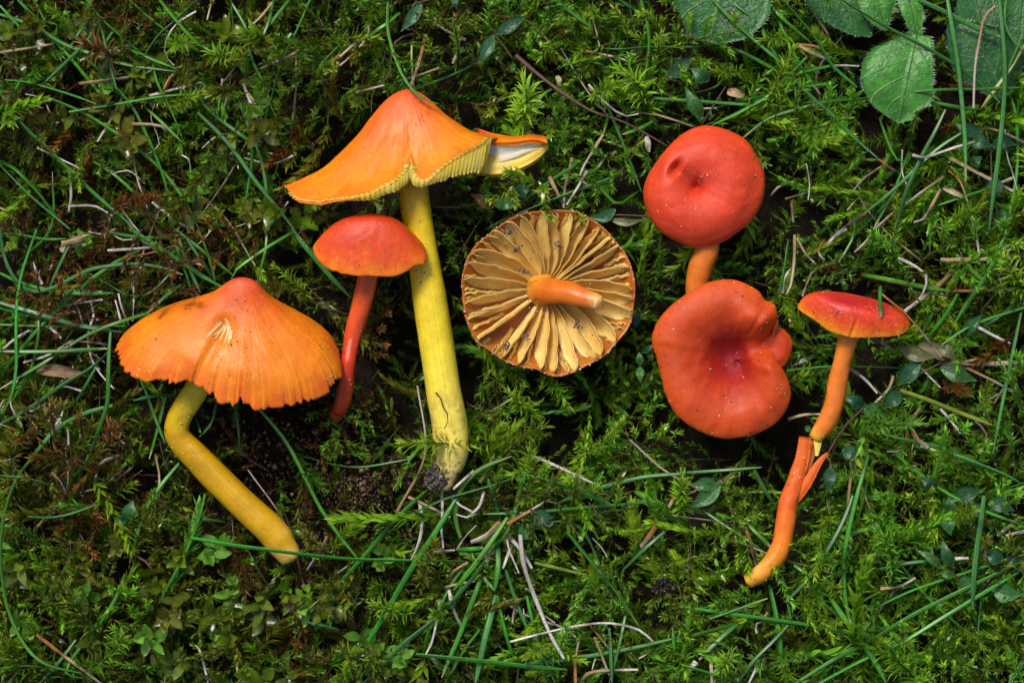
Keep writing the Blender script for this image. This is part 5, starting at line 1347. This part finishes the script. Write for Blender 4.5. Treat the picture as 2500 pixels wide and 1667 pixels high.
def sprig(name, label, crop, stem, leaves, z=32, group=None, stemc=(.10, .06, .03)):
    """leaves: 'bx,by tx,ty width colour' in crop pixels"""
    st = trace(crop, stem); o = thing(name, W(st[0][0], st[0][1], z), label, 'plant', group)
    zz = np.linspace(z - 8, z + 10, len(st)); V, F, pv = tube_np(np.column_stack([st, zz]), [2.6, 1.8], nseg=14, nring=6)
    part('stem', mesh_np('stem', WA(V), F, {'col': np.tile(stemc, (len(V), 1))}, mats=[M_stemlet]), o)
    for i, lf in enumerate(leaves.split('|')):
        a, b, w, c = lf.split(); p = trace(crop, a + ' ' + b); w = float(w) / 2
        d = p[1] - p[0]; nrm = np.array([-d[1], d[0]]); bow = br.normal(0, .06); h = z + br.uniform(4, 22)
        mid = [(*p[0], z + 2), (*(p[0] + d * .5 + nrm * bow), h + 10), (*p[1], h)]
        part('leaf', herb_leaf(mid, [w * q for q in OV], [w * q for q in OV], np.array(LEAFC[c]) * br.uniform(.85, 1.2), 0.0, 12, 7, .22, 1.0, i)[0], o)
SPR = [('B', '620,0 560,15 500,40 490,150', '560,25 415,220 34 d|780,-40 800,75 22 d', 'small blue-green sprig with a drooping leaf beside a brown twig above the tall orange cone'),
       ('B', '1180,400 1060,235 1040,200', '1062,235 1275,110 36 d|1050,238 945,440 36 d|1165,455 1215,470 26 m', 'small sprig with two opposite curved blue-green leaves over dark hollow moss'),
       ('B', '620,1420 850,1410 1050,1370', '1035,1385 1240,1412 38 m|1050,1420 890,1330 34 o|1190,1330 1305,1260 42 d', 'creeping sprig with one green and one browned leaf beside the tall yellow stem'),
       ('B', '2100,1480 1900,1470 1820,1480', '1885,1430 1700,1490 34 d|1840,1500 2080,1500 22 t', 'sprig with a blue-green leaf at the rim of the upturned gilled cap'),
       ('C', '300,790 330,740 450,550', '300,765 185,550 38 m|330,760 355,700 12 m', 'upright sprig with one pointed green leaf above the dimpled red cap'),
       ('C', '300,540 150,520 60,500', '340,520 225,440 52 m|80,490 230,370 50 d', 'dark green sprig with two broad leaves under grass near the dimpled red cap'),
       ('C', '2200,1430 2150,1200 2140,980 2110,840', '2085,840 1910,790 40 d|2010,870 2150,935 44 d|2150,940 2300,925 40 d|2010,1050 2085,1000 34 m|2170,1130 2135,1290 44 d|2180,1380 2270,1380 40 m', 'branching sprig of small ovate leaves among dry straws near the hairy broad leaves'),
       ('H', '1130,930 1200,830 1420,585', '1275,735 1425,585 34 m|1110,810 1240,905 36 t', 'thin sprig with an upright green leaf and a yellowed leaf near the flat crimson cap'),
       ('H', '860,1110 1000,1000 1130,930', '840,1070 1000,890 46 d|1125,960 1385,1055 44 m|850,1120 735,1250 42 d|850,830 1095,890 40 t', 'leafy sprig with broad dark green leaves under the flat crimson cap'),
       ('H', '340,1568 450,1390 590,1245', '590,1240 455,1165 40 d|600,1240 750,1300 46 m|190,1370 240,1400 18 m', 'sprig with a heart-shaped green leaf beside the upper orange stem'),
       ('G', '1000,0 1030,60 1030,140', '1110,-40 1235,20 40 d|1030,80 1005,250 36 d', 'dark sprig with a hanging pointed leaf beside the split orange stem'),
       ('G', '400,60 300,190 250,210', '280,190 60,365 46 m|260,200 70,210 38 m', 'pale-stemmed sprig with folded light green leaves near the split orange stem'),
       ('G', '1740,200 1900,300 2100,390', '1830,390 1835,285 40 m|1830,400 1850,550 40 m|1870,290 2060,240 48 d|2100,330 2290,385 44 d|1740,250 1640,160 40 d|2000,330 2080,440 34 d', 'trailing sprig of paired glossy leaves along an olive runner'),
       ('G', '2150,905 2020,870 1900,830 1790,770', '1790,775 1610,650 26 l|1760,760 1720,610 12 l|1870,770 1795,580 36 m|1880,815 1770,800 26 l|2130,910 2345,950 52 m|1900,910 2040,860 50 m|2210,720 2070,680 44 d|2230,700 2330,760 34 d', 'brown-stemmed sprig with upright pointed leaf tip over crossing grass blades'),
       ('F', '1150,440 1250,480 1330,500', '1320,500 1230,580 50 m|1300,470 1470,430 46 d', 'rounded dark leaves on a short sprig under the tangle of grass below the tall stem'),
       ('E', '830,500 890,420 910,340', '880,470 910,310 50 m|870,420 780,480 30 m', 'small fresh green rounded leaves beside the bent golden stem')]
for c, s, l, lab in SPR: sprig('leaf_sprig', lab, c, s, l, group='small leafy sprigs in the moss')
# two stacked green leaves between the gilled cap and the folded cap
o = thing('leaf_sprig', W(1562, 890, 10), 'tiny bright sprig of two stacked leaves between gilled cap and folded red cap', 'plant', 'small leafy sprigs in the moss')
for b, t, w, c in (((1562, 892), (1561, 858), 24, 'l'), ((1562, 894), (1563, 934), 24, 'l'), ((1568, 862), (1598, 838), 18, 'd'), ((1552, 800), (1556, 750), 20, 'd')):
    mid = [(*b, 10), ((b[0] + t[0]) / 2, (b[1] + t[1]) / 2, 26), (*t, 22)]
    part('leaf', herb_leaf(mid, [w / 2 * q for q in OV], [w / 2 * q for q in OV], LEAFC[c], 0, 10, 7, .25, .8, 3)[0], o)

# ------------------------------------------------------------------ broad hairy leaves, top right
def hairs(P, n_edge, n_top, seed):
    r = np.random.default_rng(seed); V, F = [], []; nu, nv = P.shape[:2]
    def one(p, d):
        k = len(V) // 1; d = norm(np.array(d)); s = norm(np.cross(d, [.3, .2, 1.0])) * .55; L = r.uniform(7, 13)
        i0 = len(V); V.extend([p - s, p + s, p + d * L * .6 + np.array([0, 0, -1.0]) , p + d * L]); F.extend([(i0, i0 + 1, i0 + 2), (i0, i0 + 2, i0 + 3)])
    for _ in range(n_edge):
        i = r.uniform(0, nu - 1.01); j = 0 if r.random() < .5 else nv - 1; a = int(i); p = P[a, j] * (1 - i % 1) + P[a + 1, j] * (i % 1)
        inn = P[a, nv // 2]; d = norm(p - inn) + r.normal(0, .25, 3); d[2] = abs(d[2]) * .5 + .1; one(p, d)
    for _ in range(n_top):
        a, j = r.integers(1, nu - 2), r.integers(1, nv - 2); p = P[a, j] + (P[a + 1, j + 1] - P[a, j]) * r.random(); d = r.normal(0, 1, 3); d[2] = .5; one(p + np.array([0, 0, .5]), d)
    V = np.array(V); return mesh_np('hairs', WA(V), np.array(F), {'col': np.tile((.55, .62, .5), (len(V), 1))}, mats=[M_straw])
def broad(parent, mid, wl, wr, c, seed, hair=90, **kw):
    c = np.array(c) * np.array([1.35, 1.6, .85])
    me, P = herb_leaf(mid, wl, wr, c, 1.0, 30, 15, .12, 6.0, seed, zb=18, **kw); o = part('leaf', me, parent)
    part('hairs', hairs(P, hair, hair // 2, seed), o, kind='stuff')
pa = thing('broadleaf_plant', W(1765, -100, 30), 'dark green broad leaf with eaten tip and black blotch above the dimpled red cap', 'plant')
broad(pa, [(1775, -130, 20), (1760, -30, 40), (1745, 50, 40), (1730, 104, 30)], [15, 70, 100, 112, 112, 98, 72, 55], [15, 75, 110, 125, 130, 118, 85, 38], (.022, .085, .03), 1, bite=[(1782, 98, 28), (1650, 92, 26)], stain=(1784, 40, 24))
pb = thing('broadleaf_plant', W(2235, 85, 40), 'hairy rosette plant with one fresh green oval leaf hanging over the moss', 'plant')
broad(pb, [(1975, -130, 18), (2030, -30, 34), (2085, 40, 34), (2128, 90, 24)], [15, 50, 66, 72, 66, 55, 36, 4], [15, 60, 85, 95, 90, 70, 42, 4], (.022, .09, .03), 2)
broad(pb, [(2150, -110, 36), (2140, -40, 52), (2145, 20, 54), (2163, 76, 44)], [12, 40, 52, 54, 50, 42, 26, 3], [12, 36, 48, 52, 50, 40, 24, 3], (.04, .145, .028), 3)
broad(pb, [(2200, -90, 40), (2215, -20, 54), (2228, 40, 54), (2238, 92, 46)], [14, 22, 28, 30, 28, 22, 16, 12], [14, 26, 34, 36, 32, 26, 20, 16], (.05, .165, .03), 4)
broad(pb, [(2238, 82, 48), (2226, 140, 66), (2212, 200, 70), (2202, 255, 62), (2196, 301, 48)], [16, 62, 100, 114, 113, 98, 66, 6], [36, 46, 54, 62, 70, 72, 54, 6], (.042, .15, .03), 5, hair=150, bite=[(2262, 292, 34)])
pc = thing('broadleaf_plant', W(2440, 210, 20), 'dark bluish green hairy leaves under crossing grass blades at a plant edge', 'plant')
broad(pc, [(2445, 240, 16), (2420, 165, 34), (2370, 110, 40), (2315, 52, 34)], [10, 55, 80, 86, 78, 60, 36, 4], [10, 50, 72, 80, 76, 60, 38, 4], (.020, .075, .035), 6)
broad(pc, [(2430, 230, 12), (2415, 130, 26), (2390, 40, 30), (2370, -60, 22)], [10, 50, 76, 84, 78, 60, 36, 4], [10, 50, 70, 80, 76, 60, 36, 4], (.018, .07, .03), 7)
broad(pc, [(2500, -70, 22), (2492, 20, 36), (2486, 90, 36), (2480, 150, 28)], [10, 30, 42, 46, 44, 34, 20, 3], [10, 30, 42, 46, 44, 34, 20, 3], (.022, .085, .03), 8)
# tan leaf scrap and bleached flakes
def scrap(x, y, z, l, w, a, c, label):
    d = np.array([math.cos(a), math.sin(a)]); mid = [(x - d[0] * l / 2, y - d[1] * l / 2, z), (x, y, z + 10), (x + d[0] * l / 2, y + d[1] * l / 2, z + 2)]
    me = herb_leaf(mid, [w * .3, w * .5, w * .4, w * .55, w * .1], [w * .2, w * .45, w * .5, w * .3, w * .1], c, 0, 9, 7, .5, 4.0, int(x))[0]; me.name = 'scrap'; me.materials[0] = M_straw
    add('dry_leaf_scrap', me, label=label, category='dry leaf')
scrap(1797, 227, 40, 44, 24, .2, (.50, .34, .18), 'curled tan dry leaf scrap on moss above the dimpled red cap')
scrap(1582, 352, 28, 40, 16, 1.4, (.50, .48, .38), 'pale bleached leaf scrap beside the dimpled red cap')
scrap(2285, 855, 26, 90, 40, .35, (.20, .18, .10), 'thin translucent grey-brown dead leaf beneath the flat crimson cap')
scrap(713, 1482, 40, 40, 10, 1.8, (.20, .10, .07), 'reddish brown bud scale lying on the olive leafy moss')
scrap(2330, 470, 30, 60, 14, .4, (.46, .36, .24), 'tan dry leaf strip near the hairy broad leaves')
scrap(1365, 197, 20, 26, 16, 1.2, (.42, .44, .22), 'pale yellow-green bud scale on moss above the torn cap edge')
scrap(145, 905, 18, 110, 34, .1, (.26, .17, .09), 'tattered brown dead leaf in the grass tangle near the frayed orange cap')
scrap(180, 590, 18, 80, 26, -.5, (.40, .32, .22), 'bundle of dry tan leaf fibre in the dark litter')
